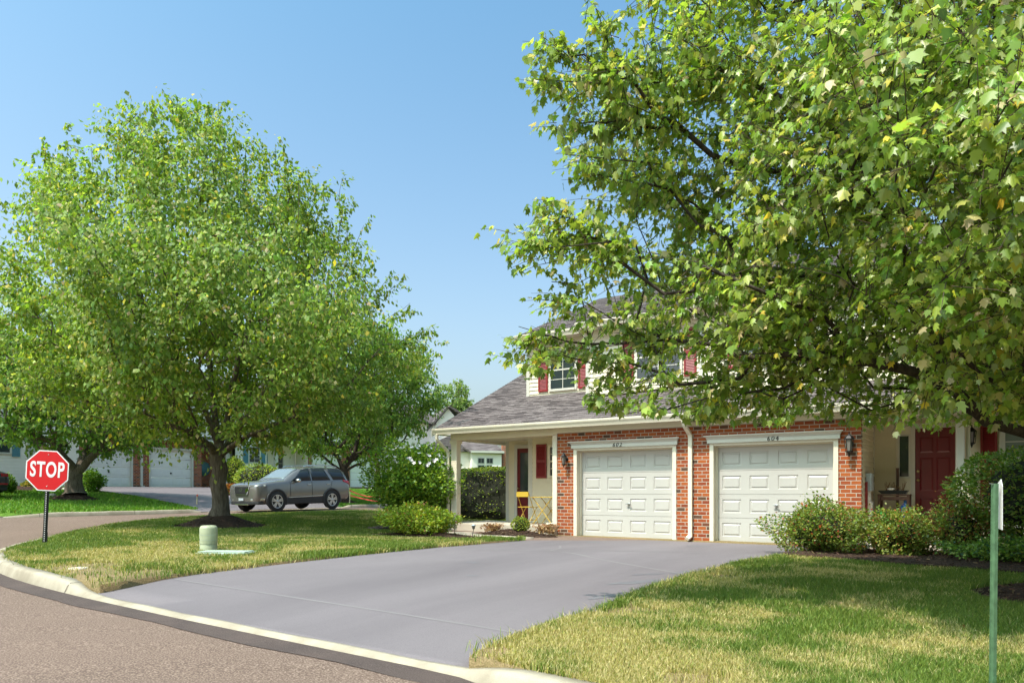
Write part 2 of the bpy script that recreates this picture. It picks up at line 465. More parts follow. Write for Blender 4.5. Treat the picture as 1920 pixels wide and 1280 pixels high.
M_['sign_white'] = mat_plain('sign_white', (0.80, 0.76, 0.74), 0.4)
M_['post_dark'] = mat_plain('dark_post', (0.035, 0.036, 0.030), 0.6, 0.3, var=0.2)
M_['green_post'] = mat_plain('green_post', (0.085, 0.165, 0.080), 0.5, 0.1, var=0.35, vscale=18, bump=.2, bscale=60)
M_['pedestal'] = mat_plain('pale_green_plastic', (0.36, 0.38, 0.24), 0.5, var=0.15, vscale=9)
M_['pad_green'] = mat_plain('pale_lid', (0.36, 0.43, 0.35), 0.6, var=0.1)
M_['yellow'] = mat_plain('yellow_enamel', (0.56, 0.36, 0.04), 0.4)
M_['wood'] = mat_plain('brown_wood', (0.10, 0.045, 0.03), 0.7, var=0.3, vscale=12)
M_['blue'] = mat_plain('blue_plastic', (0.03, 0.13, 0.38), 0.4)
M_['lime'] = mat_plain('lime_plastic', (0.05, 0.45, 0.08), 0.4)
M_['grey_box'] = mat_plain('grey_box', (0.40, 0.44, 0.47), 0.5, var=0.08)
M_['pink'] = mat_plain('pink_tape', (0.75, 0.10, 0.07), 0.5)
M_['stake'] = mat_plain('stake_wood', (0.62, 0.50, 0.30), 0.8)
M_['rock'] = mat_plain('rock', (0.50, 0.46, 0.38), 0.9, var=0.2, bump=0.5, bscale=20)
M_['ceiling'] = mat_plain('porch_ceiling', (0.66, 0.59, 0.48), 0.5)

# ------------------------------------------------------------------ ground, road, curbs, lawns
def sheet(name, outline, zf, mat, cell, label, cat, kind='structure', skirt=0.0, jit=None, attr=None):
    bm = bmesh.new()
    bm.faces.new([bm.verts.new((p[0], p[1], 0)) for p in outline])
    xs = [p[0] for p in outline]; ys = [p[1] for p in outline]
    for ax, lo, hi in ((0, min(xs), max(xs)), (1, min(ys), max(ys))):
        k = math.floor(lo / cell) + 1
        while k * cell < hi - 1e-6:
            co = [0, 0, 0]; no = [0, 0, 0]; co[ax] = k * cell; no[ax] = 1
            bmesh.ops.bisect_plane(bm, geom=bm.verts[:] + bm.edges[:] + bm.faces[:], plane_co=co, plane_no=no, dist=1e-5)
            k += 1
    if skirt:
        be = [e for e in bm.edges if e.is_boundary]
        r = bmesh.ops.extrude_edge_only(bm, edges=be)
        sk = set(v for v in r['geom'] if isinstance(v, bmesh.types.BMVert))
    else:
        sk = set()
    x = np.array([v.co.x for v in bm.verts]); y = np.array([v.co.y for v in bm.verts])
    z = zf(x, y) + np.zeros_like(x)
    for v, zz in zip(bm.verts, z):
        v.co.z = zz - (skirt if v in sk else 0)
    bmesh.ops.triangulate(bm, faces=[f for f in bm.faces if len(f.verts) > 4])
    bmesh.ops.recalc_face_normals(bm, faces=bm.faces)
    for f in bm.faces: f.smooth = True
    up = sum(f.normal.z * f.calc_area() for f in bm.faces)
    if up < 0: bmesh.ops.reverse_faces(bm, faces=bm.faces)
    me = bpy.data.meshes.new(name); bm.to_mesh(me); bm.free()
    me.materials.append(mat)
    o = bpy.data.objects.new(name, me); COL.objects.link(o)
    return props(o, label, cat, kind=kind)

def ground_sheet():
    c = np.concatenate([[-900, -500, -250, -140], np.arange(-80, 81, 2.0), [140, 250, 500, 900]])
    xx, yy = np.meshgrid(c, c, indexing='ij')
    zz = Gr(np.clip(xx, -80, 80), np.clip(yy, -80, 120)) - 0.12
    n = len(c)
    vs = np.stack([xx.ravel(), yy.ravel(), zz.ravel()], 1)
    fs = [(i * n + j, (i + 1) * n + j, (i + 1) * n + j + 1, i * n + j + 1) for i in range(n - 1) for j in range(n - 1)]
    o = MB().add(vs, fs, True).build('ground', M_['soil_far'])
    props(o, 'green ground reaching to the horizon behind the houses', 'ground', kind='structure')
ground_sheet()
ROAD = [(-19.6, -60), (-19.4, -12), (-18.7, -6), (-18.2, -3.4), (-17.7, 0), (-17.4, 3), (-17.3, 10), (-17.0, 70), (45, 70), (45, -60)]
sheet('road', ROAD, lambda x, y: Gr(x, y), M_['road'], 1.5, 'pinkish brown asphalt street curving round the corner lawn', 'road')

CURB_NEAR = [(26, -13.5, .15), (12, -12.1, .15), (8.0, -11.66, .15), (7.2, -11.57, .15), (6.7, -11.5, .15), (6.3, -11.41, .14), (5.95, -11.29, .09), (5.65, -11.2, .035), (4.0, -11.16, .035), (2.0, -11.1, .035), (0.3, -11.02, .035), (-0.1, -10.99, .06), (-0.75, -10.94, .15), (-1.8, -10.84, .15),
             (-3.0, -10.66, .15), (-4.1, -10.40, .15), (-5.1, -10.03, .15), (-6.0, -9.55, .15), (-6.8, -8.95, .15), (-7.6, -8.25, .15), (-8.6, -7.45, .15), (-9.8, -6.45, .14), (-11.0, -5.2, .13),
             (-12.0, -3.9, .12), (-12.6, -2.4, .12), (-12.85, -.8, .12), (-12.7, .8, .12), (-12.2, 2.6, .12), (-11.5, 5, .12), (-11.0, 9, .12), (-10.8, 16, .12), (-10.8, 40, .12)]
CURB_FAR = [(-19.3, -30, .15), (-19.25, -14, .15), (-18.9, -8.4, .15), (-18.8, -8, .03), (-18.5, -4.6, .03), (-18.2, -3.4, .15), (-17.7, 0, .15), (-17.5, 1.4, .15), (-17.45, 1.9, .03), (-17.35, 9.2, .03), (-17.33, 9.8, .15), (-17.3, 17, .15), (-17.2, 40, .15)]

def path_normals(P):
    n = []
    for i in range(len(P)):
        a = Vector(P[max(i - 1, 0)][:2]); b = Vector(P[min(i + 1, len(P) - 1)][:2])
        d = (b - a).normalized(); n.append(Vector((d.y, -d.x)))
    return n

def resample(P, step):
    out = []
    for i in range(len(P) - 1):
        a = Vector(P[i]); b = Vector(P[i + 1]); k = max(1, int(round((b.xy - a.xy).length / step)))
        for j in range(k): out.append(tuple(a.lerp(b, j / k)))
    out.append(tuple(P[-1]))
    return out

def chaikin(P, it=2):
    P = [Vector(p) for p in P]
    for _ in range(it):
        Q = [P[0]]
        for a, b in zip(P[:-1], P[1:]):
            Q += [a.lerp(b, .25), a.lerp(b, .75)]
        Q.append(P[-1]); P = Q
    return [tuple(p) for p in P]

def sweep_curb(name, P, label, wtop=0.17, side=1):
    """cross section from street side (offset 0) to lawn side; a joint gap every ~3 m"""
    P = resample(P, 0.35)
    N = path_normals(P)
    mb = MB(); vs = []; fs = []
    m = 7
    acc = 0
    for i, p in enumerate(P):
        n = N[i] * side; h = p[2]; z = float(Gr(p[0], p[1]))
        hh = h + 0.004 * math.sin(i * 1.3); wt = wtop * (.42 + .58 * min(1, max(0, (h - .035) / .1)))
        prof = [(-0.035, -0.10), (-0.03, h * 0.1), (0.005, max(hh - 0.035, h * .6)), (0.02, hh - 0.008), (0.045, hh), (wt, hh + 0.003), (wt + .005, -0.10)]
        for o_, zz in prof:
            vs.append((p[0] + n.x * o_, p[1] + n.y * o_, z + zz))
    for i in range(len(P) - 1):
        for k in range(m - 1):
            a = i * m + k
            fs.append((a, a + 1, a + m + 1, a + m))
    mb.add(vs, fs, True)
    o = mb.build(name, M_['concrete'])
    props(o, label, 'curb', kind='structure')
    # joints
    jb = MB(); s_ = 0
    for i in range(1, len(P) - 1):
        s_ += (Vector(P[i][:2]) - Vector(P[i - 1][:2])).length
        if s_ > 2.9 and P[i][2] > .1:
            s_ = 0
            n = N[i] * side; t = Vector((-n.y, n.x)); z = float(Gr(P[i][0], P[i][1])); h = P[i][2] + .0035
            q = Vector(P[i][:2])
            a = [(q - n * 0.036, z + 0.0), (q - n * -0.001, z + max(h - .035, h * .6)), (q + n * 0.04, z + h + .002), (q + n * wtop, z + h + .003)]
            v2 = []
            for pp, zz in a:
                for e in (-.006, .006): v2.append((pp.x + t.x * e - n.x * .003, pp.y + t.y * e - n.y * .003, zz + .003))
            jb.add(v2, [(0, 1, 3, 2), (2, 3, 5, 4), (4, 5, 7, 6)])
    j = jb.build('curb_joint', M_['seam_tar'], o)
    return o

CN = chaikin(CURB_NEAR[:9], 1) + chaikin(CURB_NEAR[9:], 2)
sweep_curb('curb', CN, 'cream concrete kerb round the corner lawn with a dropped part at the driveway', side=1)
sweep_curb('curb', CURB_FAR, 'concrete kerb along the far side of the cross street', side=-1)

# dark strip of asphalt along the foot of the near kerb
def strip(name, P, o0, o1, dz, mat, label, cat, side=1, parent=None, zf=Gr, wob=0.0):
    P = resample([tuple(p[:2]) + (0,) for p in P], 0.3); N = path_normals(P); vs = []; fs = []
    for i, p in enumerate(P):
        n = N[i] * side
        wv = wob * (vnoise(i * 0.35, 3.3, 5) - 0.3)
        for o_ in (o0 - wv, o1):
            q = (p[0] + n.x * o_, p[1] + n.y * o_); vs.append((*q, float(zf(*q)) + dz))
    for i in range(len(P) - 1): fs.append((2 * i, 2 * i + 1, 2 * i + 3, 2 * i + 2))
    o = MB().add(vs, fs).build(name, mat, parent)
    if label: props(o, label, cat, kind='structure')
    return o
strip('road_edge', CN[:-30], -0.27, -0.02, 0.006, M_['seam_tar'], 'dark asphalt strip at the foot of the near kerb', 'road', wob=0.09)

N_ = path_normals(CN)
inner = [(p[0] + n.x * (.068 if p[2] < .05 else .155), p[1] + n.y * (.068 if p[2] < .05 else .155)) for p, n in zip(CN, N_)]
i_l = max(i for i, p in enumerate(inner) if p[0] > 0.05)
i_r = max(i for i, p in enumerate(inner) if p[0] > 5.70)
LEFT_EDGE = [(0.05, -10.85), (-0.10, -10.0), (-0.05, -8), (0.0, -5.5), (0.06, -3.2), (0.1, -1.75), (-0.15, -1.35)]
left_lawn = [p for p in inner[i_l + 1:]] + [(-4, 40), (30, 40), (30, 2), (6.9, .3), (6.9, -.05), (0.25, -.05), (-0.9, -1.25)] + LEFT_EDGE[::-1][1:]
RIGHT_EDGE = [(5.66, -11.0), (5.66, -10.6), (5.62, -9.8), (5.68, -8.8), (5.58, -7.6), (5.62, -6.2), (5.72, -4.8), (5.95, -3.2), (6.5, -2.7), (6.85, -1.5), (6.9, -0.2)]
right_lawn = [p for p in inner[:i_r + 1]] + RIGHT_EDGE + [(26, -.2)]
def lumpy(x, y): return Su(x, y) + 0.03 * (fbm(x * .7, y * .7, 3) - .5)
sheet('lawn', left_lawn, lumpy, M_['soil'], 0.7, 'corner lawn with dry patches left of the driveway', 'lawn', skirt=.15)
sheet('lawn', right_lawn, lumpy, M_['soil'], 0.7, 'lawn with straw coloured patches right of the driveway', 'lawn', skirt=.15)
far_lawn = [(p[0] - .12, p[1]) for p in CURB_FAR if p[1] > -14] + [(-17.3, 70), (-75, 70), (-75, -30), (-19.4, -30)]
def Fl(x, y):
    x = np.asarray(x, float); y = np.asarray(y, float)
    inA = (y > 1.3) & (y < 10.0) & (x > -22.5); inB = (y > -8.6) & (y < -4.0) & (x > -23.5)
    h = np.where(inA, -.03 + .14 * smooth((-17.5 - x) / 2.0), np.where(inB, -.03 + .14 * smooth((-18.8 - x) / 2.0), .14))
    return Gr(x, y) + h
sheet('lawn', far_lawn, Fl, M_['soil_far'], 1.0, 'green lawn rising towards the far row of houses', 'lawn', skirt=.25)

drive = [(0.2, -10.96), (2, -11.035), (4, -11.095), (5.7, -11.135)] + [(p[0] + .06, p[1]) for p in RIGHT_EDGE] + [(6.6, .3), (0.3, .3), (.3, -.3), (-0.75, -1.2)] + [(p[0] - .05, p[1]) for p in LEFT_EDGE[::-1]]
o_dr = sheet('driveway', drive, lambda x, y: Dr(x, y) + .002 , M_['drive'], 0.5, 'grey sealed asphalt driveway in front of the two garage doors', 'driveway', skirt=.05)
# lighter healed seams in the sealcoat
def seam(pts, w_):
    P = chaikin([(p[0], p[1], 0) for p in pts], 2); P = resample(P, .3); N = path_normals(P); vs = []; fs = []
    for i, p in enumerate(P):
        q = w_ * (0.6 + 0.8 * float(vnoise(i * .6, w_ * 100, 2))) * (1 if 0 < i < len(P) - 1 else .1)
        for s_ in (-q / 2, q / 2):
            a = (p[0] + N[i].x * s_, p[1] + N[i].y * s_); vs.append((*a, float(Dr(*a)) + .0045))
    for i in range(len(P) - 1): fs.append((2 * i, 2 * i + 1, 2 * i + 3, 2 * i + 2))
    MB().add(vs, fs).build('seam', M_['crack'], o_dr)
seam([(-.05, -9.9), (1.6, -9.95), (3.4, -10.0), (4.6, -10.05), (5.55, -10.1)], .035)
seam([(.7, -4.7), (1.5, -4.3), (2.1, -3.9), (2.8, -4.2), (3.6, -4.9), (4.6, -5.5), (5.5, -6.0)], .07)
seam([(2.1, -3.9), (2.0, -3.3), (1.55, -2.6)], .05)
seam([(2.1, -3.9), (2.8, -3.4), (3.6, -3.0), (4.6, -2.7)], .05)
def stain(cx, cy, rx, ry, rot, seed):
    vs = []; n = 36
    for k in range(n):
        a = 2 * math.pi * k / n; e = .45 + 1.1 * float(fbm(math.cos(a) * 2.2 + seed, math.sin(a) * 2.2, seed))
        x, y = rx * e * math.cos(a), ry * e * math.sin(a)
        p = (cx + x * math.cos(rot) - y * math.sin(rot), cy + x * math.sin(rot) + y * math.cos(rot)); vs.append((*p, float(Dr(*p)) + .0045))
    MB().add(vs, [tuple(range(n))]).build('stain', M_['stain'], o_dr)
M_['stain'] = mat_ground('driveway_stain', (0.135, 0.128, 0.140), (0.165, 0.155, 0.162), (0.11, 0.10, 0.11), 120, 3, 0.8, 0.3, 0.003, 0.5)
for q in ((5.2, -6.9, .42, .10, 1.0, 1), (5.35, -5.7, .35, .08, 1.2, 2), (5.0, -6.2, .22, .05, .9, 3), (5.3, -8.2, .25, .05, 1.3, 4), (2.2, -6.4, .10, .06, 0, 5), (3.1, -7.6, .08, .05, .4, 6), (3.9, -1.2, .22, .12, .2, 7), (1.7, -1.4, .16, .1, .2, 8), (1.2, -2.3, .35, .06, .2, 9)): stain(*q)
# garage aprons
MB().box(.50, 3.0, -.03, .22, .0, .232).box(3.82, 6.3, -.03, .22, .0, .232).build('garage_sill', M_['slab'], o_dr)

sheet('driveway', [(-17.45, 1.8), (-17.4, 9.3), (-24, 11.0), (-30.6, 12.4), (-30.6, 2.2), (-24, 2.6)], lambda x, y: Gr(x, y) + .035 + .13 * smooth((-17.5 - x) / 2.0), M_['drive'], .9, 'grey asphalt driveway sloping up to the far brick garages', 'driveway')
sheet('driveway', [(-18.75, -8.0), (-18.5, -4.7), (-30, -6), (-30, -9.5)], lambda x, y: Gr(x, y) + .035 + .13 * smooth((-18.8 - x) / 2.0), M_['road'], .9, 'reddish asphalt drive with the dark parked car at the left edge', 'driveway')

# walkway from driveway to porch
walk = [(-0.3, -1.62), (-0.95, -1.62), (-1.7, -1.5), (-2.3, -1.15), (-2.45, -.55), (-2.45, -.16), (-1.2, -.16), (-1.25, -.7), (-.75, -1.0), (.1, -1.0), (.28, -.7), (.28, -.3), (.34, -1.2), (.02, -1.55)]
sheet('walkway', [(-3.3, -.18), (-3.4, -.5), (-2.6, -1.25), (-1.6, -1.62), (-.4, -1.72), (.0, -1.6), (.1, -1.25), (-.4, -1.2), (-1.3, -1.15), (-2.1, -.75), (-2.3, -.18)], lambda x, y: Su(x, y) + .022, M_['slab'], 0.6, 'pale concrete path from the driveway to the porch step', 'path', skirt=.1)

# mulch
def mound(name, cx, cy, rx, ry, h, label, seed, n=40, mat='mulch'):
    vs = []; fs = []
    rings = 14
    for i in range(rings + 1):
        t = i / rings
        for k in range(n):
            a = 2 * math.pi * k / n
            e = 1 + .16 * (float(fbm(math.cos(a) * 1.7 + seed, math.sin(a) * 1.7, seed)) - .5) * 2
            x = cx + rx * t * e * math.cos(a); y = cy + ry * t * e * math.sin(a)
            z = float(lumpy(x, y)) + h * (1 - smooth(t)) ** 1.1 + .035 * (float(fbm(x * 7, y * 7, seed + 4)) - .35) * (1 - t ** 4) - .03 * t ** 6 + .012
            vs.append((x, y, z))
    for i in range(rings):
        for k in range(n):
            a = i * n + k; b = i * n + (k + 1) % n
            fs.append((a, b, b + n, a + n))
    o = MB().add(vs, fs, False).build(name, M_[mat])
    return props(o, label, 'mulch', kind='structure')

def bed(name, outline, label, seed, zf, h=.05, cell=.16):
    o = sheet(name, outline, lambda x, y: zf(x, y) + h + .05 * (fbm(x * 6, y * 6, seed) - .4), M_['mulch'], cell, label, 'mulch', skirt=.14)
    return o

# ------------------------------------------------------------------ buildings
def lap(mb, p0, p1, z0, z1, n, h=0.108, out=0.022, ztop=None):
    """lapped siding boards between 2D points p0,p1; n outward; ztop(t)->z clips for gables"""
    p0 = Vector(p0); p1 = Vector(p1); n = Vector(n)
    z = z0
    while z < z1 - 1e-4:
        zt = min(z + h, z1)
        a0, a1 = p0 + n * out, p1 + n * out
        b0, b1 = p0 + n * .002, p1 + n * .002
        mb.add([(*a0, z), (*a1, z), (*b1, zt), (*b0, zt)], [(0, 1, 2, 3)])
        mb.add([(*b0, z), (*b1, z), (*a1, z), (*a0, z)], [(0, 1, 2, 3)])
        z = zt
    return mb

def shingles(mb, x0, x1, y0, z0, y1, z1, course=0.145, thick=0.010, axis='x'):
    """courses running along x from eave (y0,z0) up to (y1,z1); axis='y' swaps x and y"""
    L = math.hypot(y1 - y0, z1 - z0); n = max(1, int(L / course)); 
    dy, dz = (y1 - y0) / L, (z1 - z0) / L; ny, nz = -dz, dy
    if nz < 0: ny, nz = -ny, -nz
    def P(x, s, o):
        y = y0 + dy * s + ny * o; z = z0 + dz * s + nz * o
        return (x, y, z) if axis == 'x' else (y, x, z)
    for i in range(n + 1):
        s0 = i * course; s1 = min(L, s0 + course)
        if s1 - s0 < 1e-3: break
        jig = [0] * 2
        mb.add([P(x0, s0, thick), P(x1, s0, thick), P(x1, s1, .001), P(x0, s1, .001)], [(0, 1, 2, 3)])
        mb.add([P(x0, s0, 0), P(x1, s0, 0), P(x1, s0, thick), P(x0, s0, thick)], [(0, 1, 2, 3)])
    # deck underneath
    mb.add([P(x0, 0, 0), P(x1, 0, 0), P(x1, L, 0), P(x0, L, 0), P(x0, 0, -.10), P(x1, 0, -.10), P(x1, L, -.10), P(x0, L, -.10)],
           [(4, 5, 6, 7), (0, 1, 5, 4), (1, 2, 6, 5), (2, 3, 7, 6), (3, 0, 4, 7)])

def gutter(parent, x0, x1, yf, zt, mat='trim', h=.155, d=.125, name='gutter'):
    """K style gutter, front face at y=yf (towards -y)"""
    prof = [(d, 0), (d, -h), (.05, -h), (.045, -h + .02), (.03, -h + .06), (.006, -h + .10), (0, -.03), (0, 0), (.012, 0), (.012, -.03), (.06, -.10), (d - .01, -.10), (d - .01, 0)]
    mb = MB().prism(prof, lambda p, x: (x, yf + p[0], zt + p[1]), x0, x1)
    return mb.build(name, M_[mat], parent)

def downspout(parent, pts, w_=.075, d=.06, mat='trim'):
    mb = MB()
    for p, q in zip(pts[:-1], pts[1:]):
        mb.bar(p, q, w_, d, up=(0, 1, 0))
    return mb.build('downspout', M_[mat], parent, bevel=.008)

def garage_door(parent, x0, x1, z0, z1, yf, mat='garage', nx=4, nz=4, handle=True):
    """sectional door with raised panels, front face at y = yf facing -y"""
    mb = MB(); hs = (z1 - z0) / nz; ws = (x1 - x0) / nx
    def q(a, b, c, d): mb.add([a, b, c, d], [(0, 1, 2, 3)])
    for j in range(nz):
        za, zb = z0 + j * hs + .004, z0 + (j + 1) * hs - .004
        # groove strip between sections
        q((x0, yf + .012, zb), (x1, yf + .012, zb), (x1, yf + .012, zb + .008), (x0, yf + .012, zb + .008))
        q((x0, yf + .012, za), (x1, yf + .012, za), (x1, yf, za), (x0, yf, za)); q((x0, yf, zb), (x1, yf, zb), (x1, yf + .012, zb), (x0, yf + .012, zb))
        pz0, pz1 = za + .105, zb - .105
        edges = [x0]
        for i in range(nx):
            edges += [x0 + i * ws + .09, x0 + (i + 1) * ws - .09]
        edges.append(x1)
        q((x0, yf, za), (x1, yf, za), (x1, yf, pz0), (x0, yf, pz0)); q((x0, yf, pz1), (x1, yf, pz1), (x1, yf, zb), (x0, yf, zb))
        for i in range(0, len(edges), 2):
            q((edges[i], yf, pz0), (edges[i + 1], yf, pz0), (edges[i + 1], yf, pz1), (edges[i], yf, pz1))
        for i in range(nx):
            a, b = x0 + i * ws + .09, x0 + (i + 1) * ws - .09
            R0 = [(a, yf, pz0), (b, yf, pz0), (b, yf, pz1), (a, yf, pz1)]
            def ring(m, d): return [(a + m, yf + d, pz0 + m), (b - m, yf + d, pz0 + m), (b - m, yf + d, pz1 - m), (a + m, yf + d, pz1 - m)]
            rs = [R0, ring(.010, .014), ring(.030, .014), ring(.052, .001)]
            for r0, r1 in zip(rs[:-1], rs[1:]):
                for k in range(4): q(r0[k], r0[(k + 1) % 4], r1[(k + 1) % 4], r1[k])
            q(*rs[-1])
    o = mb.build('garage_door', M_[mat], parent, fix=False)
    if handle:
        xm = (x0 + x1) / 2 + .06; zm = z0 + (z1 - z0) * .385
        h = MB().lathe([(.033, 0), (.033, -.012), (.012, -.014), (.012, -.045)], (xm, yf, zm), 16, 'y').bar((xm - .06, yf - .05, zm + .008), (xm + .06, yf - .05, zm + .008), .018, .022).bar((xm - .01, yf - .012, zm), (xm - .01, yf - .012, zm - .09), .022, .008)
        h.build('door_handle', M_['steel'], o, bevel=.003)
    return o

def window(parent, x0, x1, z0, z1, y, nx=2, nz=3, fr=.06, mat='white', glass='glass', axis='x', sgn=-1, double=True, proud=.035):
    """window in a wall on the plane y (faces sgn*y); axis='y' puts it on plane x=y"""
    T = (lambda a, d, z: (a, y + sgn * d, z)) if axis == 'x' else (lambda a, d, z: (y + sgn * d, a, z))
    def bx(mb, a0, a1, d0, d1, za, zb):
        p = T(a0, d0, za); q = T(a1, d1, zb); mb.box(p[0], q[0], p[1], q[1], p[2], q[2])
    f = MB()
    bx(f, x0 - fr, x0, .0, proud, z0 - fr, z1 + fr); bx(f, x1, x1 + fr, .0, proud, z0 - fr, z1 + fr)
    bx(f, x0, x1, .0, proud, z1, z1 + fr); bx(f, x0, x1, .0, proud + .012, z0 - fr, z0)
    if double: bx(f, x0, x1, .0, proud - .006, (z0 + z1) / 2 - .02, (z0 + z1) / 2 + .02)
    for i in range(1, nx):
        c = x0 + (x1 - x0) * i / nx; bx(f, c - .009, c + .009, .0, proud - .012, z0, z1)
    for j in range(1, nz):
        c = z0 + (z1 - z0) * j / nz
        if double and abs(c - (z0 + z1) / 2) < .03: continue
        bx(f, x0, x1, .0, proud - .013, c - .009, c + .009)
    o = f.build('window', M_[mat], parent)
    g = MB(); bx(g, x0, x1, .002, .016, z0, z1)
    g.build('pane', M_[glass], o)
    return o

def shutter(parent, x0, x1, z0, z1, y, mat='shutter', axis='x', sgn=-1):
    T = (lambda a, d, z: (a, y + sgn * d, z)) if axis == 'x' else (lambda a, d, z: (y + sgn * d, a, z))
    mb = MB()
    def bx(a0, a1, d0, d1, za, zb):
        p = T(a0, d0, za); q = T(a1, d1, zb); mb.box(p[0], q[0], p[1], q[1], p[2], q[2])
    s = .042
    bx(x0, x0 + s, 0, .03, z0, z1); bx(x1 - s, x1, 0, .03, z0, z1)
    zm = z0 + (z1 - z0) * .5
    for a, b in ((z0, z0 + .06), (zm - .035, zm + .035), (z1 - .06, z1)): bx(x0 + s, x1 - s, 0, .03, a, b)
    bx(x0 + s, x1 - s, 0, .006, z0, z1)
    for za, zb in ((z0 + .06, zm - .035), (zm + .035, z1 - .06)):
        n = max(2, int((zb - za) / .035))
        for i in range(n):
            z = za + (zb - za) * i / n; hh = (zb - za) / n
            v = [T(x0 + s, .024, z), T(x1 - s, .024, z), T(x1 - s, .007, z + hh), T(x0 + s, .007, z + hh)]
            v2 = [T(x0 + s, .006, z), T(x1 - s, .006, z)]
            mb.add(v, [(0, 1, 2, 3)]); mb.add([v2[0], v2[1], v[1], v[0]], [(0, 1, 2, 3)])
    return mb.build('shutter', M_[mat], parent, fix=False)

def wall_lantern(parent, x, y, z, s=1.0, style='cage'):
    """coach lantern on the wall plane y, facing -y; z is the lamp body centre"""
    mb = MB()
    mb.lathe([(.05 * s, 0), (.05 * s, -.015), (.03 * s, -.025)], (x, y, z + .02), 14, 'y')
    mb.tube([(x, y - .01, z + .02), (x, y - .06, z + .12 * s), (x, y - .13, z + .14 * s), (x, y - .14, z + .10 * s)], .008, 8)
    cx, cy = x, y - .14
    mb.lathe([(.005, .2 * s), (.012, .16 * s), (.045 * s, .125 * s), (.075 * s, .09 * s), (.075 * s, .08 * s)], (cx, cy, z), 6, smooth=False)
    for k in range(6):
        a = math.pi / 3 * k
        mb.tube([(cx + .066 * s * math.cos(a), cy + .066 * s * math.sin(a), z + .08 * s), (cx + .05 * s * math.cos(a), cy + .05 * s * math.sin(a), z - .10 * s)], .006, 5)
    mb.lathe([(.055 * s, -.10 * s), (.055 * s, -.115 * s), (.02 * s, -.14 * s), (.006, -.19 * s)], (cx, cy, z), 6, smooth=False)
    o = mb.build('wall_lantern', M_['black'], parent)
    MB().lathe([(.050 * s, .078 * s), (.036 * s, -.099 * s)], (cx, cy, z), 6, smooth=False).build('lamp_glass', M_['lamp_glass'], o)
    return o

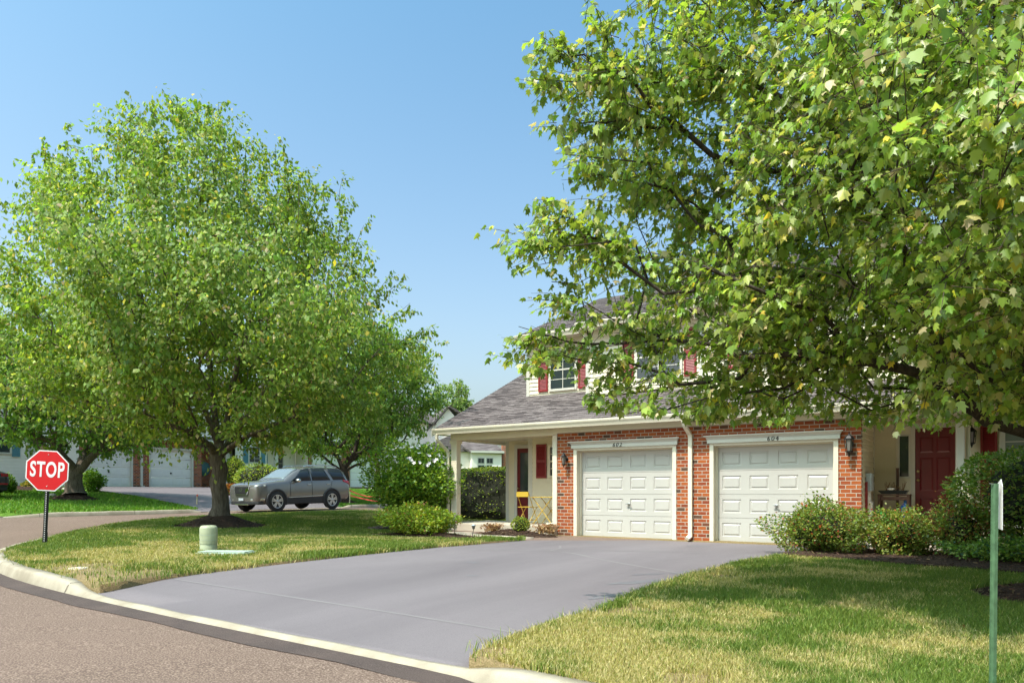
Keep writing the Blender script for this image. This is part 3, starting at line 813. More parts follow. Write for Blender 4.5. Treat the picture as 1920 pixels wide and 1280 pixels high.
# ---- the near townhouse with the two garages
def near_house():
    H = thing('brick_townhouse', 'cream sided townhouse with two white garage doors set in red brick, numbers 602 and 604', 'townhouse', (3.3, 0, .235))
    F = .235
    ZF = 2.73
    # brick front (openings left free)
    b = MB()
    for x0, x1, z0, z1 in ((0, .46, .05, ZF), (3.03, 3.78, .05, ZF), (6.33, 6.74, .05, ZF), (.46, 3.03, 2.36, ZF), (3.78, 6.33, 2.36, ZF)):
        b.box(x0, x1, 0, .32, z0, z1)
    b.build('brick_wall', M_['brick'], H)
    # garage surrounds
    for x0, x1, num, sh in ((.46, 3.03, '602', .25), (3.78, 6.33, '604', .12)):
        t = MB()
        t.box(x0, x0 + .085, -.02, .25, F, 2.34); t.box(x1 - .085, x1, -.02, .25, F, 2.34); t.box(x0 + .085, x1 - .085, -.017, .25, 2.29, 2.34)
        t.box(x0 + .085, x0 + .12, .15, .25, F, 2.29); t.box(x1 - .12, x1 - .085, .15, .25, F, 2.29); t.box(x0 + .12, x1 - .12, .15, .25, 2.262, 2.29)
        t.build('garage_frame', M_['trim'], H)
        hd = MB()
        xa, xb = x0 - .04, x1 + .04
        hd.box(xa, xb, -.065, 0, 2.342, 2.425)
        prof = [(-.065, 2.427), (-.075, 2.437), (-.082, 2.455), (-.115, 2.478), (-.13, 2.485), (-.13, 2.502), (0, 2.515), (0, 2.427)]
        n = len(prof)
        vs = [(xa - max(0, -p[0] - .065), p[0], p[1]) for p in prof] + [(xb + max(0, -p[0] - .065), p[0], p[1]) for p in prof]
        hd.add(vs, [tuple(range(n))[::-1], tuple(range(n, 2 * n))] + [(k, (k + 1) % n, n + (k + 1) % n, n + k) for k in range(n)])
        ho = hd.build('door_header', M_['white'], H)
        g = garage_door(H, x0 + .12, x1 - .12, F + .006, 2.264, .20)
        M = Matrix.Translation(Vector(((x0 + x1) / 2 - (.12 if num == '602' else -.05), -.067, 2.388)) - origin(ho)) @ Matrix.Rotation(R(90), 4, 'X')
        text_mesh('house_number', num, .135, M_['black'], ho, M, .012, 0.0, sh, 1.0, 1.25)
    # frieze, soffit, gutter
    MB().box(0, 6.76, -.03, .3, ZF + .002, 2.86).box(-.12, 0, -.03, .0, 2.70, 2.86).build('frieze', M_['trim'], H)
    MB().box(-3.6, 6.95, -.31, -.032, 2.862, 2.885).build('soffit', M_['trim'], H)
    gutter(H, -3.62, 12.5, -.43, 2.985)
    MB().box(-3.6, 12.5, -.303, -.285, 2.83, 2.975).build('fascia', M_['trim'], H)
    # porch
    MB().box(-3.42, -.003, -.14, 1.9, .05, .475).build('porch_slab', M_['slab'], H, bevel=.012)
    MB().box(-3.32, 0, 0, .16, 2.69, 2.859).box(-3.32, -3.12, .16, 3.4, 2.69, 2.859).build('porch_beam', M_['trim'], H, bevel=.006)
    MB().box(-3.12, 0, .16, 1.76, 2.74, 2.76).box(-3.12, -2.66, 1.76, 3.4, 2.74, 2.76).build('porch_ceiling', M_['ceiling'], H)
    p = MB().box(-3.30, -3.115, .0, .185, .53, 2.69).box(-3.33, -3.085, -.03, .215, .476, .54).box(-3.33, -3.085, -.03, .215, 2.60, 2.688)
    p.build('porch_post', M_['trim'], H, bevel=.008)
    MB().box(-.13, -.004, -.02, .12, .476, 2.69).box(-.30, -.132, -.03, .13, .476, .545).build('porch_post', M_['trim'], H, bevel=.006)
    downspout(H, [(-3.50, -.37, 2.84), (-3.50, -.36, 2.70), (-3.40, -.05, 2.42), (-3.38, -.02, 2.36), (-3.38, -.02, .5)])
    # wall with the shutter, then the recessed door
    yw, yd = 1.22, 1.76
    s = MB()
    lap(s, (-1.55, yw), (0, yw), .476, 2.74, (0, -1)); s.box(-1.55, 0, yw + .004, yw + .1, .476, 2.74)
    s.box(-1.55, -1.45, yw + .1, yd, .476, 2.74)
    lap(s, (-2.65, yd), (-1.45, yd), .476, 2.74, (0, -1)); s.box(-2.65, -1.45, yd + .004, yd + .15, .3, 2.74)
    lap(s, (-2.65, 9.5), (-2.65, yd), .35, 3.9, (-1, 0)); s.box(-2.64, -2.5, yd + .15, 9.5, .3, 3.9)
    # side wall of the right recess and its back wall
    lap(s, (6.74, .0), (6.74, 1.7), .3, 2.73, (1, 0)); s.box(6.5, 6.736, .321, 1.7, .3, 2.73)
    lap(s, (6.74, 1.7), (8.6, 1.7), .4, 2.95, (0, -1)); s.box(6.74, 8.6, 1.704, 1.85, .3, 2.95)
    lap(s, (8.47, .9), (13.5, .9), .3, 3.3, (0, -1)); s.box(8.47, 13.5, .904, 1.05, .3, 3.3); s.box(8.47, 8.6, 1.05, 1.7, .3, 3.0)
    # upper storey, three steps
    ups = ((-1.96, .12, 1.74, 3.9), (.12, 3.28, 1.33, 3.7), (3.28, 13.5, .88, 3.5))
    for xa, xb, yy, zb in ups:
        lap(s, (xa, yy), (xb, yy), zb, 5.52, (0, -1)); s.box(xa, xb, yy + .004, yy + .2, zb - .2, 5.55)
        lap(s, (xa, yy + 1 if xa > -1 else 9.5), (xa, yy), zb - .2, 5.52, (-1, 0))
    s.box(-1.95, -1.8, 1.95, 9.5, 3.2, 5.55)
    # gable triangles of the upper and lower roof at the left end
    s.add([(-1.96, 1.74, 5.5), (-1.96, 9.5, 5.5), (-1.96, 6.4, 7.6), (-1.96, 4.6, 7.0)], [(0, 1, 2, 3)])
    s.add([(-3.31, .0, 2.86), (-3.31, 4.6, 2.86), (-3.31, 4.6, 5.0)], [(0, 1, 2)])
    s.build('siding_wall', M_['siding'], H, fix=False)
    cbs = [(-1.60, -1.475, yw - .022, yw + .1, .476, 2.74), (-2.70, -2.60, yd - .022, yd + .1, .476, 2.74), (6.71, 6.765, 1.60, 1.76, .3, 2.73)]
    cbs += [(xa - .03, xa + .07, yy - .024, yy + .1, zb, 5.5) for xa, yy, zb in ((-1.96, 1.74, 3.85), (.12, 1.33, 3.66), (3.28, .88, 3.46))]
    for q in cbs: MB().box(*q).build('corner_board', M_['white'], H)
    # lower roof
    PIT = .47
    r = MB()
    zr = lambda y: 2.955 + PIT * (y + .40)
    shingles(r, -3.62, 13.5, -.40, 2.955, 2.0, zr(2.0))
    shingles(r, -3.62, -1.98, 2.0, zr(2.0), 5.3, zr(5.3))
    shingles(r, -3.62, -1.98, 10.5, zr(5.3) - 5.2 * PIT, 5.3, zr(5.3) + .001)
    r.build('roof', M_['shingle'], H, fix=False)
    rb = MB()
    for ya, yb in ((-.40, 5.3),):
        rb.add([(-3.645, ya, zr(ya) - .17), (-3.645, yb, zr(yb) - .17), (-3.645, yb, zr(yb) - .01), (-3.645, ya, zr(ya) - .01), (-3.622, ya, zr(ya) - .17), (-3.622, yb, zr(yb) - .17), (-3.622, yb, zr(yb) - .01), (-3.622, ya, zr(ya) - .01)],
               [(0, 1, 2, 3), (4, 5, 6, 7), (0, 1, 5, 4), (2, 3, 7, 6), (0, 3, 7, 4), (1, 2, 6, 5)])
    rb.add([(-3.62, -.3, 2.83), (-3.3, -.3, 2.83), (-3.3, .2, 2.83), (-3.62, .2, 2.83)], [(0, 1, 2, 3)])
    rb.build('rake_board', M_['trim'], H)
    # upper roofs
    r2 = MB()
    for k, (xa, xb, ye) in enumerate(((-2.14, .2, 1.36), (.0, 3.3, .93), (3.1, 13.5, .45))):
        P2 = .43; yr = 6.5
        shingles(r2, xa, xb, ye - .03, 5.555, yr, 5.555 + P2 * (yr - ye + .03))
        shingles(r2, xa, xb, 2 * yr - ye, 5.555 + .02 * k, yr, 5.555 + P2 * (yr - ye + .03) + .001)
    r2.build('roof', M_['shingle'], H, fix=False)
    gutter(H, -2.14, .1, 1.30, 5.59); gutter(H, .0, 3.2, .87, 5.59); gutter(H, 3.1, 13.5, .39, 5.59)
    so_ = MB()
    for xa, xb, ye, yy in ((-2.12, .1, 1.42, 1.74), (.02, 3.2, .99, 1.33), (3.12, 13.5, .52, .88)):
        so_.box(xa, xb, ye, yy - .016, 5.435, 5.452); so_.box(xa + .01, xb - .01, yy - .045, yy - .018, 5.27, 5.434)
    so_.build('soffit', M_['trim'], H)
    # upper windows
    for ya, wx0, wx1, sx in ((1.74, U(1033, 1.71), U(1078, 1.71), None), (1.33, U(1195, 1.3), U(1275, 1.3), None), (.88, 4.3, 5.3, None), (.88, 8.0, 9.0, None)):
        window(H, wx0, wx1, 4.10, 5.12, ya - .014, 2, 4, .06, 'white')
        sw = .30
        shutter(H, wx0 - .10 - sw, wx0 - .10, 4.05, 5.2, ya - .018); shutter(H, wx1 + .10, wx1 + .10 + sw, 4.05, 5.2, ya - .018)
    # porch window, shutter, door
    shutter(H, U(1006, yw - .02), U(1025, yw - .02), Z(896, -.95, yw), Z(832, -.95, yw), yw - .018)
    window(H, U(1032, yw - .03), U(1060, yw - .03), Z(891, -.6, yw), Z(837, -.6, yw), yw - .014, 2, 4, .06, 'trim')
    xd0, xd1 = U(972, yd) , U(972, yd) + .80
    d = MB().box(xd0, xd1, yd - .055, yd - .016, .478, 2.52)
    do = d.build('door', M_['red_door'], H)
    MB().box(xd0 - .09, xd0 - .001, yd - .075, yd - .016, .478, 2.62).box(xd0, xd1, yd - .075, yd - .016, 2.52, 2.62).build('door_frame', M_['white'], do)
    MB().box(xd0 + .10, xd1 - .1, yd - .062, yd - .057, 1.30, 2.40).build('pane', M_['glass'], do)
    MB().lathe([(.02, 0), (.02, -.03), (.034, -.05), (.02, -.07)], (xd0 + .06, yd - .056, 1.40), 12, 'y').build('handle', M_['brass'], do)
    # 604 entrance
    yq = 1.7
    a0, a1 = U(1716, yq - .05), U(1791, yq - .05)
    ztop = Z(802, (a0 + a1) / 2, yq)
    do = MB().box(a0, a1, yq - .055, yq - .018, .45, ztop).build('door', M_['red_door'], H)
    fr = MB().box(a0 - .075, a0 - .001, yq - .085, yq - .016, .45, ztop + .10).box(a1 + .001, a1 + .075, yq - .085, yq - .016, .45, ztop + .10).box(a0, a1, yq - .085, yq - .016, ztop + .001, ztop + .10)
    fr.build('door_frame', M_['white'], do)
    pn = MB(); hw = (a1 - a0)
    for i in range(2):
        for za, zb in ((.62, 1.18), (1.32, 2.0), (2.10, 2.42)):
            xx0 = a0 + hw * (.12 + .42 * i); xx1 = xx0 + hw * .34; yy = yq - .0555
            pn.add([(xx0, yy, za), (xx1, yy, za), (xx1, yy, zb), (xx0, yy, zb), (xx0 + .03, yy - .014, za + .03), (xx1 - .03, yy - .014, za + .03), (xx1 - .03, yy - .014, zb - .03), (xx0 + .03, yy - .014, zb - .03)],
                   [(4, 5, 6, 7), (0, 1, 5, 4), (1, 2, 6, 5), (2, 3, 7, 6), (3, 0, 4, 7)])
    pn.build('door_panel', M_['red_door'], do)
    for py in (883.5, 900):
        zz = Z(py, a0, yq); MB().lathe([(.03, 0), (.03, -.012), (.016, -.014), (.016, -.035), (.028, -.045), (.028, -.06), (.01, -.068)], (a0 + .055, yq - .056, zz), 14, 'y').build('handle', M_['brass'], do)
    sx0, sx1 = U(1687, yq - .05), U(1704, yq - .05)
    pw = MB().box(sx0 - .07, sx1 + .07, yq - .06, yq - .016, .45, ztop + .05); pw.build('sidelight_panel', M_['trim'], H)
    window(H, sx0, sx1, Z(893, sx0, yq), Z(818, sx0, yq), yq - .06, 1, 3, .035, 'white', 'glass', double=False, proud=.025)
    MB().box(6.76, 8.6, -.1, 1.69, .05, .45).build('entry_slab', M_['slab'], H)
    MB().box(6.765, 13.4, -.03, .12, 2.72, 2.859).build('entry_beam', M_['trim'], H)
    MB().box(6.765, 8.45, .121, 1.68, 2.80, 2.82).build('entry_ceiling', M_['ceiling'], H)
    c0, c1 = U(1793, .30), U(1809, .30)
    MB().box(c0, c1, .30, .30 + c1 - c0, .46, 2.72).box(c0 - .02, c1 + .02, .28, .32 + c1 - c0, .451, .6).build('entry_post', M_['white'], H, bevel=.008)
    e0 = U(1815, .42)
    downspout(H, [(e0, .40, 2.84), (e0, .44, 2.70), (e0, .44, .42), (e0 + .02, .30, .36)], .07, .05)
    downspout(H, [(U(1283, -.3), -.36, 2.83), (U(1284, -.3), -.30, 2.72), (U(1293, -.06), -.055, 2.56), (U(1294, -.06), -.045, 2.5), (U(1294, -.06), -.045, .34), (U(1294, -.06) - .03, -.16, .29)], .09, .07)
    # right wall
    q0, q1 = U(1838, .87), U(1870, .87)
    shutter(H, q0, q1, 1.2, Z(795, q0, .9), .882)
    x0, x1 = U(1885, .87), U(1885, .87) + .95
    window(H, x0, x1, 1.3, Z(797, x0, .9), .886, 2, 4, .085, 'white', 'pale_glass')
    wall_lantern(H, U(1592, -.14), 0, Z(833, 6.5, -.1), 1.25)
    wall_lantern(H, U(1057, -.14) , 0, Z(862, .15, -.1), 1.0)
    wall_lantern(H, U(1822, .75), .885, Z(818, 8.6, .8), 1.1)
    # meters on the recess side wall
    mt = MB().box(6.755, 6.86, .42, .74, Z(920, 6.76, .6), Z(887, 6.76, .6))
    mo = mt.build('meter_box', M_['grey_box'], H, bevel=.01)
    MB().lathe([(.075, 0), (.075, .06), (.06, .09)], (6.76, .93, Z(898, 6.76, .9)), 18, 'x').build('meter', M_['lamp_glass'], mo)
    MB().box(6.755, 6.83, .50, .64, Z(942, 6.76, .6), Z(921, 6.76, .6)).box(6.755, 6.85, .6, .82, .72, Z(940, 6.76, .6)).build('meter_box', M_['sign_white'], H, bevel=.008)
    MB().box(6.757, 6.80, .34, .40, .5, 1.5).build('conduit', M_['shutter'], H)
    return H
near_house()

# ---- the far row across the street (fronts on planes of constant x, facing +x)
def far_house(kind, xf, y0, y1, zg, label):
    H = thing('brick_townhouse' if kind != 'C' else 'white_house', label, 'townhouse' if kind != 'C' else 'house', (xf, (y0 + y1) / 2, zg))
    return H

def swapbox(mb, xf, d0, d1, y0, y1, z0, z1):
    """box on a front facing +x: d measured outwards from the plane xf"""
    return mb.box(xf + d0, xf + d1, y0, y1, z0, z1)

def far_garage(H, xf, ya, yb, zg, zt):
    g = MB(); hs = (zt - zg) / 4
    for j in range(4):
        swapbox(g, xf, -.16, -.10, ya, yb, zg + j * hs + .008, zg + (j + 1) * hs - .008)
        for i in range(4):
            w_ = (yb - ya) / 4
            swapbox(g, xf, -.10, -.085, ya + i * w_ + .1, ya + (i + 1) * w_ - .1, zg + j * hs + .12, zg + (j + 1) * hs - .12)
    o = g.build('garage_door', M_['garage_far'], H, bevel=.012, segs=1)
    MB().lathe([(.05, 0), (.03, .05)], (xf - .09, (ya + yb) / 2, zg + .8), 10, 'x').build('door_handle', M_['black'], o)
    t = MB()
    swapbox(t, xf, -.1, .03, ya - .1, ya, zg, zt + .12); swapbox(t, xf, -.1, .03, yb, yb + .1, zg, zt + .12); swapbox(t, xf, -.1, .05, ya, yb, zt, zt + .14)
    t.build('garage_frame', M_['white'], H)

def hip_roof(mb, x0, x1, y0, y1, z0, pitch, ov=.35):
    """gable roof with ridge along y, sloping to +x and -x"""
    xm = (x0 + x1) / 2; h = (x1 - x0) / 2 + ov
    shingles(mb, y0 - ov, y1 + ov, x1 + ov, z0, xm, z0 + pitch * h, .2, .012, 'y')
    shingles(mb, y0 - ov, y1 + ov, x0 - ov, z0, xm, z0 + pitch * h + .001, .2, .012, 'y')

XF = -30.7
def house_A():
    zg = float(Gr(XF, 7)) + .17
    H = far_house('A', XF, 2, 11.6, zg, 'far white sided townhouse with two garage doors between brick piers behind the stop sign')
    b = MB()
    for ya, yb, z0, z1 in ((3.45, 3.75, -.2, 2.25), (6.28, 7.2, -.2, 2.25), (9.9, 10.45, -.2, 2.25), (3.45, 10.45, 2.25, 2.75)): swapbox(b, XF, -.3, 0, ya, yb, zg + z0, zg + z1)
    swapbox(b, XF, -1.5, -1.2, 10.45, 12.6, zg - .3, zg + 2.75); b.box(XF - 1.2, XF - .3, 10.15, 10.45, zg - .2, zg + 2.75)
    b.build('brick_wall', M_['brick'], H)
    far_garage(H, XF, 3.85, 6.18, zg, zg + 2.12); far_garage(H, XF, 7.3, 9.8, zg, zg + 2.12)
    s = MB()
    lap(s, (XF, 3.45), (XF, -7), zg - .3, zg + 5.4, (1, 0), .15, .016); lap(s, (XF, 12.6), (XF, 3.45), zg + 2.76, zg + 5.4, (1, 0), .15, .016)
    s.box(XF - 9, XF - .3, 12.3, 12.6, zg - .3, zg + 5.4); s.box(XF - 9, XF - .01, -7, -6.8, zg - .3, zg + 5.4); s.box(XF - .3, XF - .005, -7, 3.4, zg - .3, zg + 5.4)
    s.build('siding_wall', M_['white_siding'], H, fix=False)
    r = MB(); hip_roof(r, XF - 9, XF, -7, 12.6, zg + 5.4, .45)
    for ya, yb in ((3.2, 12.7),): shingles(r, ya, yb, XF + .4, zg + 2.8, XF - .1, zg + 3.1, .2, .012, 'y')
    r.build('roof', M_['shingle_side'], H, fix=False)
    MB().box(XF + .01, XF + .1, 6.68, 6.80, zg, zg + 2.8).box(XF + .01, XF + .3, 6.68, 6.80, zg - .08, zg + .06).build('downspout', M_['white'], H)
    MB().box(XF + .36, XF + .5, 3.2, 12.7, zg + 2.66, zg + 2.82).build('gutter', M_['white'], H)
    window(H, -1.6, W(18, XF), Z(848, XF, .2), zg + 3.1, XF + .016, 2, 4, .08, 'white', 'glass', 'y', 1)
    shutter(H, W(22, XF), W(37, XF), Z(856, XF, .6), zg + 3.1, XF + .02, 'teal', 'y', 1)
    MB().box(XF + .0, XF + .06, W(50, XF), W(54, XF), zg - .2, zg + 5.3).build('corner_board', M_['white'], H)
    MB().box(XF + .0, XF + .05, W(56, XF), W(76, XF), zg, zg + 2.3).build('door_frame', M_['white'], H)
    MB().lathe([(.45, 0), (.45, .03), (.0, .03)], (XF - 1.19, 11.35, zg + 1.15), 24, 'x').build('half_round_panel', M_['teal'], H)
house_A()

def house_B():
    zg = float(Gr(XF, 20)) + .25
    H = far_house('B', XF, 12.8, 28, zg, 'far townhouse with teal shutters and small porch behind the grey parked car')
    s = MB()
    lap(s, (XF, 15.1), (XF, 12.75), zg - .3, zg + 5.4, (1, 0), .15, .016); s.box(XF - .3, XF - .005, 12.75, 15.1, zg - .3, zg + 5.4)
    lap(s, (XF - 1.3, 18.5), (XF - 1.3, 15.1), zg, zg + 3, (1, 0), .15, .016); s.box(XF - 1.5, XF - 1.305, 15.1, 18.5, zg, zg + 5.4)
    lap(s, (XF, 34), (XF, 15.1), zg + 3.0, zg + 5.4, (1, 0), .15, .016); s.box(XF - .3, XF - .005, 15.1, 34, zg + 3.0, zg + 5.4)
    s.box(XF - 9, XF - .3, 33.7, 34, zg - .3, zg + 5.4); s.box(XF - 9, XF - .01, 12.75, 12.9, zg - .3, zg + 5.4)
    lap(s, (XF, 18.55), (XF - 1.3, 18.55), zg, zg + 3, (0, -1), .15, .016)
    s.build('siding_wall', M_['white_siding'], H, fix=False)
    b = MB()
    for ya, yb, z0, z1 in ((18.6, 18.85, -.2, 2.3), (21.6, 22.45, -.2, 2.3), (25.0, 25.6, -.2, 2.3), (18.6, 25.6, 2.3, 3.0)): swapbox(b, XF, -.3, 0, ya, yb, zg + z0, zg + z1)
    b.build('brick_wall', M_['brick'], H)
    far_garage(H, XF, 18.95, 21.5, zg, zg + 2.15); far_garage(H, XF, 22.55, 24.9, zg, zg + 2.15)
    window(H, W(467, XF), W(486, XF), Z(866, XF, 14), Z(838, XF, 14), XF + .016, 2, 4, .09, 'white', 'glass', 'y', 1)
    shutter(H, W(455.5, XF), W(464.5, XF), Z(868, XF, 13.4), Z(836, XF, 13.4), XF + .02, 'teal', 'y', 1)
    shutter(H, W(488, XF), W(497, XF), Z(868, XF, 14.7), Z(836, XF, 14.7), XF + .02, 'teal', 'y', 1)
    MB().box(XF - 1.29, XF - 1.25, 15.4, 16.15, zg, zg + 2.2).build('door', M_['teal'], H)
    window(H, 17.0, 17.4, zg + .6, zg + 2.1, XF - 1.28, 1, 3, .06, 'white', 'glass', 'y', 1, False)
    MB().box(XF - .12, XF + .05, W(515, XF), W(521, XF), zg - .2, zg + 2.9).build('porch_post', M_['white'], H)
    MB().box(XF - 1.3, XF + .3, 15.1, 18.5, zg + 2.85, zg + 3.0).build('porch_ceiling', M_['white_siding'], H)
    MB().box(XF - 1.3, XF + .2, 15.1, 18.5, zg - .4, zg - .01).build('porch_slab', M_['slab'], H)
    r = MB(); hip_roof(r, XF - 9, XF, 12.8, 34, zg + 5.4, .45)
    shingles(r, 15.0, 26, XF + .45, zg + 3.0, XF, zg + 3.3, .2, .012, 'y')
    r.build('roof', M_['shingle_side'], H, fix=False)
house_B()

def house_C():
    # white house seen through the porch; fronts face +x and -y
    xc, yc = cam2w((900 - 960) / FPX * 62, 62)
    H = thing('white_house', 'distant white house with paired windows seen under the porch roof', 'house', (xc, yc, 1.2))
    H.rotation_euler = (0, 0, 0)
    zb = .8
    def WX(px, Y): return cam2w((px - 960) / FPX * Y, Y)
    # wing: front wall roughly square to the view line
    n = Vector((math.cos(R(-40)), math.sin(R(-40)))); t = Vector((-n.y, n.x))
    c = Vector(WX(910, 60))
    def Pt(a, d, z): q = c + t * a + n * d; return (q.x, q.y, z)
    zz = lambda py, Y=60: CAM[2] + (HOR - py) * Y / FPX
    def bx(mb, a0, a1, d0, d1, z0, z1):
        vs = [Pt(a, d, z) for z in (z0, z1) for a, d in ((a0, d0), (a1, d0), (a1, d1), (a0, d1))]
        mb.add(vs, [(0, 3, 2, 1), (4, 5, 6, 7), (0, 1, 5, 4), (1, 2, 6, 5), (2, 3, 7, 6), (3, 0, 4, 7)])
    s = MB(); bx(s, -1.15, 1.4, -5, 0, zb, zz(846)); bx(s, -5.5, 6, -9, -2.2, zb, zz(838)); bx(s, -5.4, -1.15, -5, -.9, zb, zz(846))
    # gable of the main block
    gm = MB()
    s.add([Pt(-5.5, -2.2, zz(838)), Pt(.2, -2.2, zz(838)), Pt(-2.7, -2.2, zz(762))], [(0, 1, 2)])
    s.build('siding_wall', M_['white_siding'], H, fix=True)
    b = MB(); bx(b, 1.55, 2.3, -.6, -.2, zb, zz(832)); b.build('chimney', M_['brick'], H)
    r = MB()
    r.add([Pt(-1.35, .25, zz(846)), Pt(1.6, .25, zz(848)), Pt(1.0, -2.2, zz(818)), Pt(-2.6, -2.2, zz(818))], [(0, 1, 2, 3)])
    r.add([Pt(-2.7, -1.9, zz(760)), Pt(.6, -1.9, zz(800)), Pt(.6, -9, zz(800)), Pt(-2.7, -9, zz(760))], [(0, 1, 2, 3)])
    r.add([Pt(-2.7, -1.9, zz(760)), Pt(-5.9, -1.9, zz(842)), Pt(-5.9, -9, zz(842)), Pt(-2.7, -9, zz(760))], [(0, 1, 2, 3)])
    r.add([Pt(-5.6, -.6, zz(846)), Pt(-1.2, -.6, zz(846)), Pt(-2.8, -.8, zz(815))], [(0, 1, 2)])
    ro = r.build('roof', M_['shingle'], H); m = ro.modifiers.new('thick', 'SOLIDIFY'); m.thickness = .15
    g = MB(); bx(g, -1.3, 1.55, .24, .36, zz(849), zz(845)); g.build('gutter', M_['white'], H)
    for a in (-.62, .12):
        for za, zb_ in ((zz(868), zz(859)), (zz(893), zz(872))):
            f = MB(); bx(f, a - .06, a + .56, 0, .04, za - .06, zb_ + .06)
            fo = f.build('window', M_['white'], H)
            p = MB(); bx(p, a, a + .24, .041, .05, za, zb_); bx(p, a + .26, a + .5, .041, .05, za, zb_); p.build('pane', M_['glass'], fo)
house_C()

# ------------------------------------------------------------------ beds and mounds
mound('mulch_mound', -8.32, -3.59, 1.30, 1.25, .30, 'dark mulch mound round the trunk of the big corner tree', 3)
mound('mulch_mound', 9.62, -5.93, 1.05, 1.0, .22, 'dark mulch mound under the near tree at the right edge', 8)
mound('mulch_mound', -22.7, -.5, 1.0, 1.0, .26, 'mulch mound round the tree behind the stop sign', 11)
mound('mulch_mound', -18.9, 10.8, .9, .9, .2, 'mulch mound round the tree behind the parked grey car', 12)
mound('mulch_bed', -2.25, -2.25, 1.75, .72, .10, 'dark mulch bed under the low yellow green shrub', 15)
mound('mulch_bed', -4.6, -.2, 1.3, 1.1, .10, 'mulch under the tall white flowering shrub', 16)
mound('mulch_bed', -.85, -.62, 1.15, .46, .13, 'mulch bed with dried plants below the porch slab', 17)
bed('mulch_bed', [(5.98, -3.05), (6.4, -3.2), (6.76, -3.25), (7.3, -3.5), (7.83, -3.75), (8.5, -3.85), (9.2, -4.15), (10.5, -4.6), (14, -5), (14, .86), (8.52, .86), (8.5, -.12), (6.8, -.12), (6.75, -1.4), (6.3, -2.2)],
    'long dark mulch bed under the shrubs in front of the red door', 21, lambda x, y: np.maximum(lumpy(x, y), Su(x, y)))
sheet('walkway', [(6.1, -1.35), (7.2, -1.35), (8.5, -.9), (8.5, -.14), (6.8, -.14), (6.2, -.5)], lambda x, y: Su(x, y) + .13, M_['slab'], .5, 'concrete path behind the shrubs leading to the red door', 'path', skirt=.15)
bm_far = sheet('mulch_bed', [(-29.9, -3), (-27.2, -2.5), (-26.5, -.5), (-27.4, 1.6), (-30.6, 2.0), (-30.6, -3)], lambda x, y: Gr(x, y) + .19, M_['mulch'], 1.0, 'brown mulch bed along the far white sided wall', 'mulch')

# ------------------------------------------------------------------ leaf making
RNG = np.random.default_rng(11)

def unit(v):
    return v / np.maximum(np.linalg.norm(v, axis=-1, keepdims=True), 1e-9)

# outlines in leaf space: (across, along)
MAPLE = [(0, 0), (0, 1), (.20, -.03), (.50, .17), (.34, .33), (.56, .66), (.26, .58), (-.20, -.03), (-.50, .17), (-.34, .33), (-.56, .66), (-.26, .58)]
MAPLE_P = [(0, 2, 3, 4, 5, 6, 1), (0, 1, 11, 10, 9, 8, 7)]
OVAL = [(0, 0), (.34, .28), (.36, .58), (0, 1), (-.36, .58), (-.34, .28)]
OVAL_P = [(0, 1, 2, 3), (0, 3, 4, 5)]
DIA = [(0, 0), (.42, .42), (0, 1), (-.42, .42)]
DIA_P = [(0, 1, 2), (0, 2, 3)]

def leaves(pos, axis, nrm, size, shape, fold=.35, curl=.15):
    """pos, axis, nrm (N,3); size (N,) -> verts (N*k,3)"""
    axis = unit(axis)
    nrm = unit(nrm - axis * np.sum(nrm * axis, 1, keepdims=True))
    side = np.cross(axis, nrm)
    sh = np.array(shape)
    x = sh[:, 0][None, :, None]; y = sh[:, 1][None, :, None]
    sz = size[:, None, None]
    rf = np.random.default_rng(len(pos)); fo = (fold * (.4 + 1.9 * rf.random(len(pos))))[:, None, None]; cu = (curl * (.2 + 2.2 * rf.random(len(pos))))[:, None, None]
    wd = (.72 + .4 * rf.random(len(pos)))[:, None, None] / np.sqrt(1 + fo * fo)
    v = pos[:, None, :] + side[:, None, :] * x * sz * wd + axis[:, None, :] * y * sz - nrm[:, None, :] * (np.abs(x) * fo + y * y * cu) * sz
    return v.reshape(-1, 3)

def leaf_cols(n, pal, rng):
    """pal: list of (weight, colour, spread)"""
    wts = np.array([p[0] for p in pal], float); wts /= wts.sum()
    k = rng.choice(len(pal), n, p=wts)
    c = np.array([p[1] for p in pal])[k]
    sp = np.array([p[2] for p in pal])[k]
    f = 1 + sp[:, None] * (rng.random((n, 1)) * 2 - 1)
    g = 1 + .12 * (rng.random((n, 3)) * 2 - 1)
    return np.clip(c * f * g, .003, .9)

